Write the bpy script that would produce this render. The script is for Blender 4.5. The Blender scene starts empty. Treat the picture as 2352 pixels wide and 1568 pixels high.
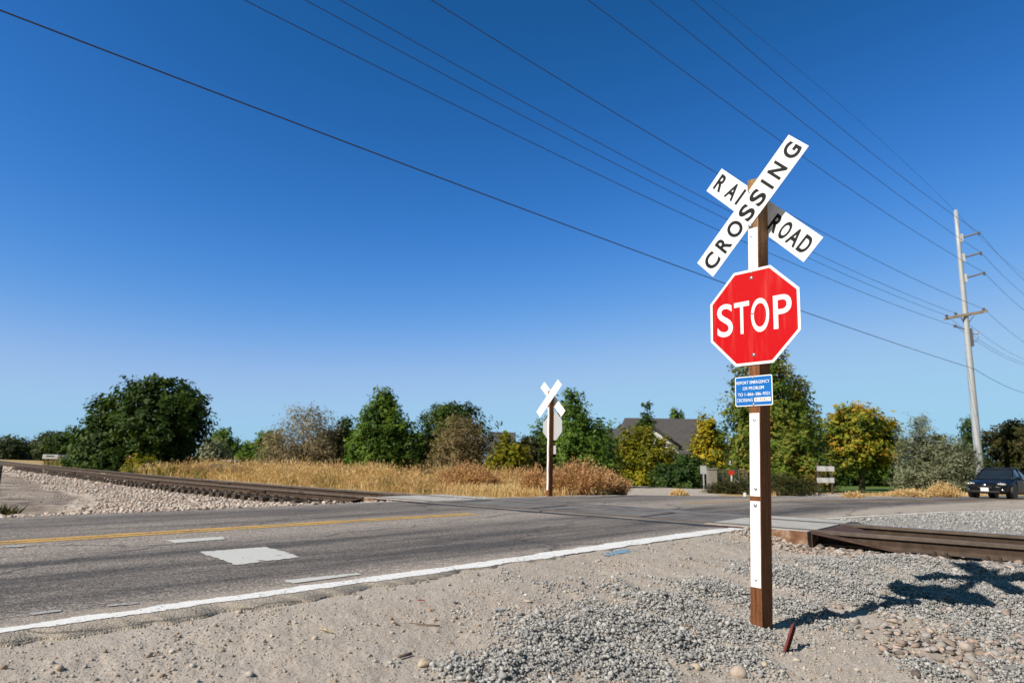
import bpy, math, random
import numpy as np
from mathutils import Matrix, Vector
rng = np.random.default_rng(7)
random.seed(7)
SC = bpy.context.scene
COL = SC.collection
rad = math.radians

# ------------------------------------------------------------------ camera
LENS = 23.0
F = LENS / 36 * 2352            # focal length in photo units (photo taken as 2352 x 1568)
ROLL = 0.0165
PITCH = math.atan(275 * math.cos(ROLL) / F)
CAMZ = 1.16
FW = np.array([0, math.cos(PITCH), math.sin(PITCH)])
UP0 = np.array([0, -math.sin(PITCH), math.cos(PITCH)])
RT0 = np.array([1.0, 0, 0])
RT = math.cos(ROLL) * RT0 + math.sin(ROLL) * UP0
UPV = -math.sin(ROLL) * RT0 + math.cos(ROLL) * UP0
cam_d = bpy.data.cameras.new('camera')
cam = bpy.data.objects.new('camera', cam_d)
COL.objects.link(cam)
m = Matrix.Identity(4)
for i in range(3):
    m[i][0], m[i][1], m[i][2] = RT[i], UPV[i], -FW[i]
m[2][3] = CAMZ
cam.matrix_world = m
cam_d.sensor_width = 36
cam_d.lens = LENS
cam_d.clip_start = 0.05
cam_d.clip_end = 8000
cam_d.dof.use_dof = True
cam_d.dof.focus_distance = 5.4
cam_d.dof.aperture_fstop = 2.2
SC.camera = cam

# ------------------------------------------------------------------ sky and sun
SUN_AZ, SUN_EL = -125.8, 39.8
w = bpy.data.worlds.new('World')
SC.world = w
w.use_nodes = True
nt = w.node_tree
nt.nodes.clear()
out = nt.nodes.new('ShaderNodeOutputWorld')
bg = nt.nodes.new('ShaderNodeBackground')
sky = nt.nodes.new('ShaderNodeTexSky')
sky.sky_type = 'NISHITA'
sky.sun_disc = False
sky.sun_elevation = rad(SUN_EL)
sky.sun_rotation = rad(SUN_AZ)
sky.altitude = 800
sky.air_density = 1.0
sky.dust_density = 0.0
sky.ozone_density = 10.0
# deep polarised blue: each channel of the sky gets its own contrast
sep = nt.nodes.new('ShaderNodeSeparateColor'); com = nt.nodes.new('ShaderNodeCombineColor')
nt.links.new(sky.outputs[0], sep.inputs[0])
def chan(i, g, k):
    a = nt.nodes.new('ShaderNodeMath'); a.operation = 'MULTIPLY'; a.inputs[1].default_value = 0.1
    p = nt.nodes.new('ShaderNodeMath'); p.operation = 'POWER'; p.inputs[1].default_value = g
    q = nt.nodes.new('ShaderNodeMath'); q.operation = 'MULTIPLY'; q.inputs[1].default_value = k * 10
    nt.links.new(sep.outputs[i], a.inputs[0]); nt.links.new(a.outputs[0], p.inputs[0]); nt.links.new(p.outputs[0], q.inputs[0]); return q.outputs[0]
SKYK = 0.86
def mth(op, a, b=None):
    n = nt.nodes.new('ShaderNodeMath'); n.operation = op
    for i, v in ((0, a), (1, b)):
        if v is None: continue
        if isinstance(v, (int, float)): n.inputs[i].default_value = v
        else: nt.links.new(v, n.inputs[i])
    return n
r_, g_ = chan(0, 2.6, 45 * SKYK), chan(1, 1.46, 2.93 * SKYK)
x_ = mth('POWER', mth('MULTIPLY', sep.outputs[2], 0.1 / 0.345).outputs[0], 2.2).outputs[0]
b_ = mth('MULTIPLY', mth('SUBTRACT', 1.0, mth('EXPONENT', mth('MULTIPLY', x_, -1.0).outputs[0]).outputs[0]).outputs[0], 8.2 * SKYK).outputs[0]
# added dimming of the sky overhead and behind the viewer, to deepen shadows
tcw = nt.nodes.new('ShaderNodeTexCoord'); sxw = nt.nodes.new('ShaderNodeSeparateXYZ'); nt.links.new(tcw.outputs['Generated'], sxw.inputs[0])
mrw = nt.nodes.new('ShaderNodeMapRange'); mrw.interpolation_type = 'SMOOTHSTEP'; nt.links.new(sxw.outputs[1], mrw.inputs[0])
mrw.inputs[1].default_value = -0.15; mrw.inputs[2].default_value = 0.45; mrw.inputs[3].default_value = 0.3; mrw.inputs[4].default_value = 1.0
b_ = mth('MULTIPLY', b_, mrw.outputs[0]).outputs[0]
def softmin(a, b):
    q = mth('ADD', mth('POWER', a, -3.0).outputs[0], mth('POWER', b, -3.0).outputs[0]).outputs[0]
    return mth('POWER', q, -1.0 / 3)
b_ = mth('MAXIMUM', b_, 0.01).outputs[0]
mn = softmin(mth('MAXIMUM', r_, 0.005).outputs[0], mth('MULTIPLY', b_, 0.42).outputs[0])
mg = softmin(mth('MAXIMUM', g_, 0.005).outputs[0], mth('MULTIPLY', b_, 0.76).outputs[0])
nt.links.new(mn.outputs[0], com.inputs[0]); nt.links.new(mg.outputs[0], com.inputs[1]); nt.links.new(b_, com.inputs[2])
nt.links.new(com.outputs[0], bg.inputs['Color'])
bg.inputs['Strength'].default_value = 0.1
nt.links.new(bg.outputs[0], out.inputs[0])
sd = bpy.data.lights.new('sun', 'SUN')
sd.energy = 5.0
sd.angle = rad(0.5)
sd.color = (1.0, 0.91, 0.78)
sun = bpy.data.objects.new('sun', sd)
COL.objects.link(sun)
sun_dir = Vector((math.sin(rad(SUN_AZ)) * math.cos(rad(SUN_EL)), math.cos(rad(SUN_AZ)) * math.cos(rad(SUN_EL)), math.sin(rad(SUN_EL))))
sun.rotation_euler = sun_dir.to_track_quat('Z', 'Y').to_euler()
sun.location = (-20, -20, 30)
SC.view_settings.view_transform = 'Standard'
SC.view_settings.look = 'None'
SC.view_settings.exposure = 0.25
SC.view_settings.gamma = 1.0
SC.render.film_transparent = False
try:
    SC.cycles.max_bounces = 6
    SC.cycles.transparent_max_bounces = 12
except Exception:
    pass

# ------------------------------------------------------------------ helpers
def ray(x, y):
    d = FW * F + RT * (x - 1176) + UPV * (784 - y)
    return d / d[1]
def at(x, y, Y):
    d = ray(x, y) * Y
    return np.array([d[0], d[1], d[2] + CAMZ])
def gp(x, y, z):
    d = ray(x, y)
    t = (z - CAMZ) / d[2]
    return np.array([d[0] * t, d[1] * t, z])

def tag(o, label=None, cat=None, group=None, kind=None):
    if label: o['label'] = label
    if cat: o['category'] = cat
    if group: o['group'] = group
    if kind: o['kind'] = kind
    return o
def empty(name, loc, label=None, cat=None, group=None):
    o = bpy.data.objects.new(name, None)
    COL.objects.link(o)
    o.location = loc
    o.empty_display_size = 0.2
    return tag(o, label, cat, group)
def mesh_obj(name, V, Fc, mat=None, parent=None, smooth=False, attrs=None, uv=None, loc=None, mats=None, midx=None):
    me = bpy.data.meshes.new(name)
    V = np.asarray(V, dtype=np.float32)
    if isinstance(Fc, np.ndarray):
        n, k = Fc.shape
        me.vertices.add(len(V)); me.vertices.foreach_set('co', V.ravel())
        me.loops.add(n * k); me.loops.foreach_set('vertex_index', Fc.astype(np.int32).ravel())
        me.polygons.add(n); me.polygons.foreach_set('loop_start', np.arange(0, n * k, k, dtype=np.int32))
        me.update(calc_edges=True)
    else:
        me.from_pydata([tuple(map(float, v)) for v in V], [], [tuple(int(i) for i in f) for f in Fc])
        me.update()
    if smooth:
        me.polygons.foreach_set('use_smooth', np.ones(len(me.polygons), dtype=bool))
    if attrs:
        for an, (dom, vals) in attrs.items():
            vals = np.asarray(vals, dtype=np.float32)
            if vals.ndim == 1:
                a = me.attributes.new(an, 'FLOAT', dom); a.data.foreach_set('value', vals)
            else:
                a = me.attributes.new(an, 'FLOAT_COLOR', dom); a.data.foreach_set('color', vals.ravel())
    if uv is not None:
        l = me.uv_layers.new(name='uv')
        idx = np.zeros(len(me.loops), dtype=np.int32); me.loops.foreach_get('vertex_index', idx)
        l.data.foreach_set('uv', np.asarray(uv, dtype=np.float32)[idx].ravel())
    if mats:
        for mm in mats: me.materials.append(mm)
        me.polygons.foreach_set('material_index', np.asarray(midx, dtype=np.int32))
    elif mat:
        me.materials.append(mat)
    me.validate()
    o = bpy.data.objects.new(name, me)
    COL.objects.link(o)
    if parent: o.parent = parent
    if loc is not None: o.location = loc
    return o

class MB:                        # collects simple solids into one mesh
    def __init__(s): s.v = []; s.f = []; s.mi = []
    def add(s, V, Fs, mi=0):
        b = len(s.v); s.v += [tuple(map(float, v)) for v in V]; s.f += [tuple(i + b for i in f) for f in Fs]; s.mi += [mi] * len(Fs); return s
    def box(s, c, size, R=None, mi=0, taper=1.0):
        hx, hy, hz = [q / 2 for q in size]
        V = np.array([(x * hx * (taper if z > 0 else 1), y * hy * (taper if z > 0 else 1), z * hz) for z in (-1, 1) for y in (-1, 1) for x in (-1, 1)])
        if R is not None: V = V @ np.asarray(R).T
        return s.add(V + np.asarray(c), [(0, 2, 3, 1), (4, 5, 7, 6), (0, 1, 5, 4), (2, 6, 7, 3), (0, 4, 6, 2), (1, 3, 7, 5)], mi)
    def tube(s, pts, r, n=8, mi=0, cap=True):
        pts = [np.asarray(p, float) for p in pts]
        rs = r if hasattr(r, '__len__') else [r] * len(pts)
        V = []; Fs = []
        for i, p in enumerate(pts):
            d = pts[min(i + 1, len(pts) - 1)] - pts[max(i - 1, 0)]
            d = d / (np.linalg.norm(d) + 1e-9)
            a = np.cross(d, (0, 0, 1.0))
            if np.linalg.norm(a) < 1e-3: a = np.cross(d, (1.0, 0, 0))
            a /= np.linalg.norm(a); b = np.cross(d, a)
            for k in range(n):
                t = 2 * math.pi * k / n
                V.append(p + rs[i] * (math.cos(t) * a + math.sin(t) * b))
        for i in range(len(pts) - 1):
            for k in range(n):
                Fs.append((i * n + k, i * n + (k + 1) % n, (i + 1) * n + (k + 1) % n, (i + 1) * n + k))
        if cap:
            Fs.append(tuple(range(n))[::-1]); Fs.append(tuple((len(pts) - 1) * n + k for k in range(n)))
        return s.add(V, Fs, mi)
    def prism(s, poly, y0, y1, R=None, c=(0, 0, 0), mi=0):       # poly in local x,z ; extruded along local y
        n = len(poly)
        V = np.array([(p[0], y0, p[1]) for p in poly] + [(p[0], y1, p[1]) for p in poly], float)
        if R is not None: V = V @ np.asarray(R).T
        Fs = [tuple(range(n)), tuple(range(2 * n - 1, n - 1, -1))] + [(i, i + n, (i + 1) % n + n, (i + 1) % n) for i in range(n)]
        return s.add(V + np.asarray(c), Fs, mi)
    def sphere(s, c, r, nu=10, nv=6, sc=(1, 1, 1), mi=0):
        V = [(c[0], c[1], c[2] - r * sc[2])]
        for j in range(1, nv):
            ph = -math.pi / 2 + math.pi * j / nv
            for i in range(nu):
                t = 2 * math.pi * i / nu
                V.append((c[0] + r * sc[0] * math.cos(ph) * math.cos(t), c[1] + r * sc[1] * math.cos(ph) * math.sin(t), c[2] + r * sc[2] * math.sin(ph)))
        V.append((c[0], c[1], c[2] + r * sc[2])); T = len(V) - 1
        Fs = [(0, 1 + (i + 1) % nu, 1 + i) for i in range(nu)]
        for j in range(nv - 2):
            for i in range(nu):
                a = 1 + j * nu
                Fs.append((a + i, a + (i + 1) % nu, a + nu + (i + 1) % nu, a + nu + i))
        a = 1 + (nv - 2) * nu
        Fs += [(a + i, a + (i + 1) % nu, T) for i in range(nu)]
        return s.add(V, Fs, mi)
    def build(s, name, mat=None, parent=None, smooth=False, bevel=0, mats=None, loc=None):
        o = mesh_obj(name, s.v, s.f, mat, parent, smooth, loc=loc, mats=mats, midx=s.mi if mats else None)
        if bevel:
            b = o.modifiers.new('bevel', 'BEVEL'); b.width = bevel; b.segments = 2; b.limit_method = 'ANGLE'
        return o

def hash2(ix, iy, seed):
    h = (ix.astype(np.int64) * 374761393 + iy.astype(np.int64) * 668265263 + seed * 1442695041) & 0x7fffffff
    h = ((h ^ (h >> 13)) * 1274126177) & 0x7fffffff
    return ((h ^ (h >> 16)) & 0xffff) / 65535.0
def vnoise(x, y, seed=0):
    ix = np.floor(x); iy = np.floor(y); fx = x - ix; fy = y - iy
    fx = fx * fx * (3 - 2 * fx); fy = fy * fy * (3 - 2 * fy)
    a = hash2(ix, iy, seed); b = hash2(ix + 1, iy, seed); c = hash2(ix, iy + 1, seed); d = hash2(ix + 1, iy + 1, seed)
    return (a * (1 - fx) + b * fx) * (1 - fy) + (c * (1 - fx) + d * fx) * fy
def fbm(x, y, seed=0, o=4):
    s = 0; a = 0.5
    for i in range(o):
        s = s + a * (vnoise(x, y, seed + i) - 0.5); x = x * 2.03 + 5.1; y = y * 2.03 + 1.7; a *= 0.5
    return s * 2
def sm(a, b, x):
    t = np.clip((np.asarray(x, float) - a) / (b - a), 0, 1); return t * t * (3 - 2 * t)

# ------------------------------------------------------------------ materials
def new_mat(name):
    mt = bpy.data.materials.new(name); mt.use_nodes = True
    n = mt.node_tree; n.nodes.clear()
    o = n.nodes.new('ShaderNodeOutputMaterial'); b = n.nodes.new('ShaderNodeBsdfPrincipled')
    n.links.new(b.outputs[0], o.inputs[0])
    return mt, n, b, o
class N:
    def __init__(s, nt): s.t = nt
    def node(s, typ, **kw):
        n = s.t.nodes.new(typ)
        for k, v in kw.items():
            if k in n.inputs: n.inputs[k].default_value = v
            else: setattr(n, k, v)
        return n
    def link(s, a, b): s.t.links.new(a, b)
    def coord(s, kind='Object'): return s.t.nodes.new('ShaderNodeTexCoord').outputs[kind]
    def mapping(s, vec, scale=(1, 1, 1), rot=(0, 0, 0), loc=(0, 0, 0)):
        m = s.t.nodes.new('ShaderNodeMapping'); s.link(vec, m.inputs['Vector'])
        m.inputs['Scale'].default_value = scale; m.inputs['Rotation'].default_value = rot; m.inputs['Location'].default_value = loc
        return m.outputs[0]
    def noise(s, vec, scale, detail=4, rough=0.55):
        n = s.node('ShaderNodeTexNoise', Scale=scale, Detail=detail, Roughness=rough); s.link(vec, n.inputs['Vector']); return n.outputs['Fac']
    def vor(s, vec, scale, out='Distance', feature='F1'):
        n = s.node('ShaderNodeTexVoronoi', Scale=scale, feature=feature); s.link(vec, n.inputs['Vector']); return n.outputs[out]
    def ramp(s, fac, stops):
        n = s.t.nodes.new('ShaderNodeValToRGB'); e = n.color_ramp.elements
        while len(e) > 1: e.remove(e[0])
        first = True
        for p, c in stops:
            c = (c, c, c) if isinstance(c, (int, float)) else c
            if first: k = e[0]; k.position = p; first = False
            else: k = e.new(p)
            k.color = (*c, 1)
        s.link(fac, n.inputs['Fac']); return n.outputs['Color']
    def mix(s, fac, a, b, mode='MIX'):
        n = s.t.nodes.new('ShaderNodeMix'); n.data_type = 'RGBA'; n.blend_type = mode
        for i, v in ((0, fac), (6, a), (7, b)):
            if isinstance(v, (int, float)): n.inputs[i].default_value = v
            elif isinstance(v, tuple): n.inputs[i].default_value = (*v, 1)
            else: s.link(v, n.inputs[i])
        return n.outputs[2]
    def math(s, op, a, b=None):
        n = s.t.nodes.new('ShaderNodeMath'); n.operation = op
        for i, v in ((0, a), (1, b)):
            if v is None: continue
            if isinstance(v, (int, float)): n.inputs[i].default_value = v
            else: s.link(v, n.inputs[i])
        return n.outputs[0]
    def attr(s, name, out='Fac'):
        n = s.t.nodes.new('ShaderNodeAttribute'); n.attribute_name = name; return n.outputs[out]
    def bump(s, h, strength, dist, bsdf, normal=None):
        n = s.node('ShaderNodeBump', Strength=strength, Distance=dist); s.link(h, n.inputs['Height'])
        if normal is not None: s.link(normal, n.inputs['Normal'])
        s.link(n.outputs[0], bsdf.inputs['Normal']); return n.outputs[0]

def plain(name, col, rough=0.6, metal=0.0, var=0.15, scale=8, bump=0.0, bscale=60, spec=0.4):
    mt, n, b, o = new_mat(name); k = N(n)
    c = k.coord()
    f = k.noise(c, scale, 5)
    lo = tuple(q * (1 - var) for q in col); hi = tuple(min(1, q * (1 + var)) for q in col)
    k.link(k.ramp(f, [(0.3, lo), (0.7, hi)]), b.inputs['Base Color'])
    b.inputs['Roughness'].default_value = rough; b.inputs['Metallic'].default_value = metal
    b.inputs['Specular IOR Level'].default_value = spec
    if bump: k.bump(k.noise(c, bscale, 3), bump, 0.01, b)
    return mt

def mat_ground():
    mt, n, b, o = new_mat('ground'); k = N(n)
    c = k.coord('Object')
    big = k.noise(c, 0.7, 5); mid = k.noise(c, 6, 5, .65); fine = k.noise(c, 60, 4, .7)
    dirt = k.mix(k.ramp(big, [(0.35, 0.0), (0.65, 1.0)]), (0.405, 0.352, 0.305), (0.46, 0.41, 0.365))
    dirt = k.mix(k.ramp(mid, [(0.4, 0.0), (0.7, 0.6)]), dirt, (0.52, 0.475, 0.432))
    dirt = k.mix(k.ramp(fine, [(0.25, 0.75), (0.5, 0.0)]), dirt, (0.22, 0.18, 0.15))
    v = k.node('ShaderNodeTexVoronoi', Scale=75.0); k.link(c, v.inputs['Vector'])
    peb = k.ramp(v.outputs['Distance'], [(0.22, 1.0), (0.42, 0.0)])
    sel = k.ramp(k.math('FRACT', k.math('MULTIPLY', v.outputs['Color'], 7.3)), [(0.55, 0.0), (0.6, 0.8)])
    pc = k.ramp(k.math('FRACT', k.math('MULTIPLY', v.outputs['Color'], 3.1)), [(0.0, (0.25, 0.23, 0.21)), (0.4, (0.46, 0.42, 0.38)), (0.75, (0.52, 0.5, 0.48)), (1.0, (0.36, 0.27, 0.2))])
    near = k.mix(k.math('MULTIPLY', peb, sel), dirt, pc)
    v2 = k.node('ShaderNodeTexVoronoi', Scale=42.0); k.link(c, v2.inputs['Vector'])
    gr = k.ramp(k.math('FRACT', k.math('MULTIPLY', v2.outputs['Color'], 5.7)), [(0.0, (0.3, 0.3, 0.3)), (0.5, (0.42, 0.418, 0.412)), (1.0, (0.54, 0.532, 0.52))])
    gr = k.mix(k.ramp(v2.outputs['Distance'], [(0.35, 0.0), (0.7, 0.75)]), gr, (0.13, 0.12, 0.11))
    v3 = k.node('ShaderNodeTexVoronoi', Scale=14.0); k.link(c, v3.inputs['Vector'])
    bal = k.ramp(k.math('FRACT', k.math('MULTIPLY', v3.outputs['Color'], 5.7)), [(0.0, (0.5, 0.4, 0.33)), (0.5, (0.64, 0.54, 0.46)), (1.0, (0.7, 0.62, 0.55))])
    bal = k.mix(k.ramp(v3.outputs['Distance'], [(0.4, 0.0), (0.75, 0.8)]), bal, (0.2, 0.16, 0.13))
    lawn = k.mix(k.ramp(mid, [(0.3, 0.0), (0.7, 1.0)]), (0.07, 0.12, 0.025), (0.13, 0.19, 0.05))
    dry = k.mix(k.ramp(mid, [(0.3, 0.0), (0.7, 1.0)]), (0.34, 0.235, 0.1), (0.46, 0.35, 0.18))
    gdirt = k.mix(k.ramp(k.noise(c, 1.4, 6, .7), [(0.38, 0.0), (0.62, 1.0)]), (0.15, 0.122, 0.104), (0.4, 0.335, 0.285))
    z = k.t.nodes.new('ShaderNodeAttribute'); z.attribute_name = 'zone'
    sp = k.t.nodes.new('ShaderNodeSeparateColor'); k.link(z.outputs['Color'], sp.inputs[0])
    z2 = k.attr('zone_dark')
    jit = k.math('MULTIPLY', k.math('SUBTRACT', k.noise(c, 9, 4), 0.5), 0.9)
    def zz(s): return k.ramp(k.math('ADD', s, k.math('MULTIPLY', jit, k.math('MULTIPLY', s, k.math('SUBTRACT', 1.0, s)))), [(0.3, 0.0), (0.6, 1.0)])
    col = k.mix(zz(sp.outputs[0]), near, gr)
    col = k.mix(zz(z2), col, gdirt)
    col = k.mix(zz(sp.outputs[1]), col, bal)
    col = k.mix(zz(k.attr('zone_dry')), col, dry)
    col = k.mix(zz(sp.outputs[2]), col, lawn)
    k.link(col, b.inputs['Base Color'])
    b.inputs['Roughness'].default_value = 0.95; b.inputs['Specular IOR Level'].default_value = 0.15
    h = k.math('ADD', k.math('MULTIPLY', k.noise(c, 35, 6, .7), 0.6), k.math('MULTIPLY', k.math('MULTIPLY', peb, sel), 0.5))
    h = k.math('ADD', h, k.math('MULTIPLY', v2.outputs['Distance'], k.math('MULTIPLY', sp.outputs[0], -0.8)))
    k.bump(h, 0.9, 0.02, b)
    return mt

def mat_road():
    mt, n, b, o = new_mat('asphalt'); k = N(n)
    uv = k.coord('UV')
    sx = k.t.nodes.new('ShaderNodeSeparateXYZ'); k.link(uv, sx.inputs[0])
    s_, d_ = sx.outputs[0], sx.outputs[1]
    st = k.noise(k.mapping(uv, (0.22, 1.6, 1)), 1.0, 6, .6)
    st2 = k.noise(k.mapping(uv, (0.5, 6, 1), loc=(3, 1, 0)), 1.0, 5, .6)
    wav = k.math('ADD', d_, k.math('MULTIPLY', k.math('SUBTRACT', k.noise(k.mapping(uv, (0.15, .01, 1)), 1.0, 3), 0.5), 0.5))
    dk = k.ramp(k.math('DIVIDE', wav, 8.0), [(0, 0.0), (.05, .25), (.09, .9), (.2, .95), (.26, .6), (.31, .95), (.36, .4), (.42, .06), (.5, .04), (.56, .3), (.62, .7), (.7, .55), (.8, .9), (.88, .6), (.95, .2)])
    bw = k.t.nodes.new('ShaderNodeRGBToBW'); k.link(dk, bw.inputs[0])
    f = k.math('MULTIPLY', bw.outputs[0], k.ramp(st, [(0.32, 0.35), (0.58, 1.1)]))
    f = k.math('ADD', k.math('MULTIPLY', f, 0.98), k.math('MULTIPLY', k.ramp(st2, [(0.5, 0.0), (0.75, 0.35)]), 1.0))
    base = k.mix(k.noise(uv, 1.2, 4), (0.26, 0.228, 0.203), (0.34, 0.30, 0.268))
    col = k.mix(f, base, (0.078, 0.072, 0.069))
    # oil stain patches
    oil = k.ramp(k.noise(k.mapping(uv, (0.7, 2.2, 1), loc=(1.3, .4, 0)), 1.0, 6, .7), [(0.58, 0.0), (0.68, 0.7)])
    col = k.mix(k.math('MULTIPLY', oil, bw.outputs[0]), col, (0.05, 0.048, 0.05))
    # aggregate speckle
    v = k.node('ShaderNodeTexVoronoi', Scale=75.0); k.link(uv, v.inputs['Vector'])
    sp = k.ramp(k.math('FRACT', k.math('MULTIPLY', v.outputs['Color'], 9.1)), [(0.0, 0.4), (0.5, 1.0), (0.85, 1.3), (1.0, 2.2)])
    col = k.mix(1.0, col, sp, 'MULTIPLY')
    # gravelly broken edge near the white line
    ed = k.ramp(k.math('ADD', d_, k.math('MULTIPLY', k.math('SUBTRACT', k.noise(uv, 5, 5), 0.5), 0.35)), [(0.0, 1.0), (0.1, 0.85), (0.36, 0.0)])
    v2 = k.node('ShaderNodeTexVoronoi', Scale=92.0); k.link(uv, v2.inputs['Vector'])
    ag = k.ramp(k.math('FRACT', k.math('MULTIPLY', v2.outputs['Color'], 5.3)), [(0.0, (0.3, 0.258, 0.215)), (0.5, (0.43, 0.375, 0.315)), (1.0, (0.56, 0.5, 0.44))])
    ag = k.mix(k.ramp(v2.outputs['Distance'], [(0.45, 0.0), (0.85, 0.45)]), ag, (0.16, 0.135, 0.115))
    col = k.mix(ed, col, ag)
    # dark repair cracks
    nz = k.node('ShaderNodeTexNoise', Scale=1.3, Detail=5.0, Roughness=0.65); k.link(uv, nz.inputs['Vector'])
    va = k.t.nodes.new('ShaderNodeVectorMath'); va.operation = 'MULTIPLY_ADD'; k.link(nz.outputs['Color'], va.inputs[0]); va.inputs[1].default_value = (1.5, .8, 0); k.link(uv, va.inputs[2])
    cr = k.ramp(k.vor(k.mapping(va.outputs[0], (0.16, 0.42, 1), loc=(2.2, 7, 0)), 1.0, 'Distance', 'DISTANCE_TO_EDGE'), [(0.0, 1.0), (0.010, 0.0)])
    col = k.mix(k.math('MULTIPLY', cr, 0.75), col, (0.03, 0.03, 0.03))
    k.link(col, b.inputs['Base Color'])
    b.inputs['Roughness'].default_value = 0.85; b.inputs['Specular IOR Level'].default_value = 0.3
    k.bump(k.math('ADD', k.vor(uv, 110), k.math('MULTIPLY', v2.outputs['Distance'], k.math('MULTIPLY', ed, -1.5))), 0.6, 0.006, b)
    return mt

def mat_paint(name, col, thresh, worn=(0.2, 0.18, 0.165), nscale=30, stretch=(1, 1, 1), edge=True):
    # worn road paint: chips leave real holes through which the asphalt shows
    mt, n, b, o = new_mat(name); k = N(n)
    uv = k.coord('Object')
    f = k.noise(k.mapping(uv, stretch), nscale, 6, .75)
    f2 = k.noise(uv, 3, 4)
    hole = k.math('ADD', f, k.math('MULTIPLY', k.math('SUBTRACT', f2, 0.5), 0.35))
    if edge: hole = k.math('ADD', hole, k.math('MULTIPLY', k.attr('edge'), -0.33))
    a = k.ramp(hole, [(thresh - 0.03, 0.0), (thresh + 0.03, 1.0)])
    c2 = k.mix(k.ramp(k.noise(uv, 90, 4), [(0.35, 0.55), (0.6, 0.0)]), col, tuple(q * 0.7 for q in col))
    k.link(c2, b.inputs['Base Color']); k.link(a, b.inputs['Alpha'])
    b.inputs['Roughness'].default_value = 0.7
    k.bump(k.noise(uv, 140, 3), 0.5, 0.004, b)
    return mt

def mat_wood(name='timber'):
    mt, n, b, o = new_mat(name); k = N(n)
    c = k.coord('Object')
    g = k.noise(k.mapping(c, (60, 60, 2.2)), 1.0, 6, .65)
    g2 = k.noise(k.mapping(c, (9, 9, .7)), 1.0, 4)
    col = k.ramp(g, [(0.25, (0.09, 0.033, 0.014)), (0.5, (0.175, 0.07, 0.03)), (0.75, (0.27, 0.12, 0.055))])
    # weathered, paler towards the exposed top
    sx = k.t.nodes.new('ShaderNodeSeparateXYZ'); k.link(c, sx.inputs[0])
    top = k.ramp(k.math('ADD', sx.outputs[2], k.math('MULTIPLY', g2, 0.5)), [(0.5, 0.0), (1.25, 0.75)])
    col = k.mix(top, col, k.ramp(g, [(0.3, (0.2, 0.115, 0.06)), (0.7, (0.42, 0.27, 0.15))]))
    br = k.t.nodes.new('ShaderNodeTexBrick'); k.link(k.mapping(c, (1, 1, 1), rot=(rad(90), 0, rad(90))), br.inputs['Vector'])
    # treatment incisions: rows of short slits
    w1 = k.node('ShaderNodeTexVoronoi', Scale=1.0); k.link(k.mapping(c, (95, 95, 42)), w1.inputs['Vector'])
    inc = k.ramp(w1.outputs['Distance'], [(0.12, 1.0), (0.3, 0.0)])
    n.nodes.remove(br)
    col = k.mix(k.math('MULTIPLY', inc, 0.6), col, (0.04, 0.018, 0.009))
    k.link(col, b.inputs['Base Color'])
    b.inputs['Roughness'].default_value = 0.85; b.inputs['Specular IOR Level'].default_value = 0.2
    k.bump(k.math('SUBTRACT', g, k.math('MULTIPLY', inc, 0.8)), 0.7, 0.006, b)
    return mt

def mat_sheet(name, col, streak=0.25, rough=0.38, lines=0.0, dirt=(0.55, 0.42, 0.32)):
    mt, n, b, o = new_mat(name); k = N(n)
    c = k.coord('Object')
    f = k.noise(k.mapping(c, (14, 14, 1.6)), 1.0, 5, .6)
    g = k.noise(c, 40, 4, .7)
    cc = k.mix(k.math('MULTIPLY', k.ramp(f, [(0.52, 0.0), (0.72, 1.0)]), streak), col, dirt)
    cc = k.mix(k.math('MULTIPLY', k.ramp(g, [(0.62, 0.0), (0.8, 1.0)]), streak * .6), cc, tuple(q * .6 for q in col))
    if lines:
        wv = k.node('ShaderNodeTexWave', Scale=28.0, Distortion=0.4); wv.bands_direction = 'X'; k.link(c, wv.inputs['Vector'])
        cc = k.mix(k.math('MULTIPLY', wv.outputs['Fac'], lines), cc, tuple(q * .72 for q in col))
    k.link(cc, b.inputs['Base Color'])
    b.inputs['Roughness'].default_value = rough; b.inputs['Specular IOR Level'].default_value = 0.12
    k.bump(k.noise(c, 5, 3), 0.12, 0.01, b)
    return mt

def mat_strip():
    mt, n, b, o = new_mat('retroreflective'); k = N(n)
    c = k.coord('Object')
    wv = k.node('ShaderNodeTexWave', Scale=14.0, Distortion=0.6); wv.bands_direction = 'Z'; k.link(c, wv.inputs['Vector'])
    k.link(k.mix(wv.outputs['Fac'], (0.74, 0.76, 0.79), (0.88, 0.89, 0.9)), b.inputs['Base Color'])
    b.inputs['Roughness'].default_value = 0.35
    k.bump(k.noise(c, 120, 2), 0.15, 0.003, b)
    return mt

def mat_leaf(name, cols, trans=0.35):
    mt, n, b, o = new_mat(name); k = N(n)
    t = k.attr('tint')
    col = k.ramp(t, [(i / (len(cols) - 1), q) for i, q in enumerate(cols)])
    k.link(col, b.inputs['Base Color'])
    b.inputs['Roughness'].default_value = 0.6; b.inputs['Specular IOR Level'].default_value = 0.25
    tr = n.nodes.new('ShaderNodeBsdfTranslucent'); k.link(k.mix(1.0, col, (1.1, 1.15, .6), 'MULTIPLY'), tr.inputs['Color'])
    mx = n.nodes.new('ShaderNodeMixShader'); mx.inputs[0].default_value = trans
    k.link(b.outputs[0], mx.inputs[1]); k.link(tr.outputs[0], mx.inputs[2]); k.link(mx.outputs[0], o.inputs[0])
    return mt

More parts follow.
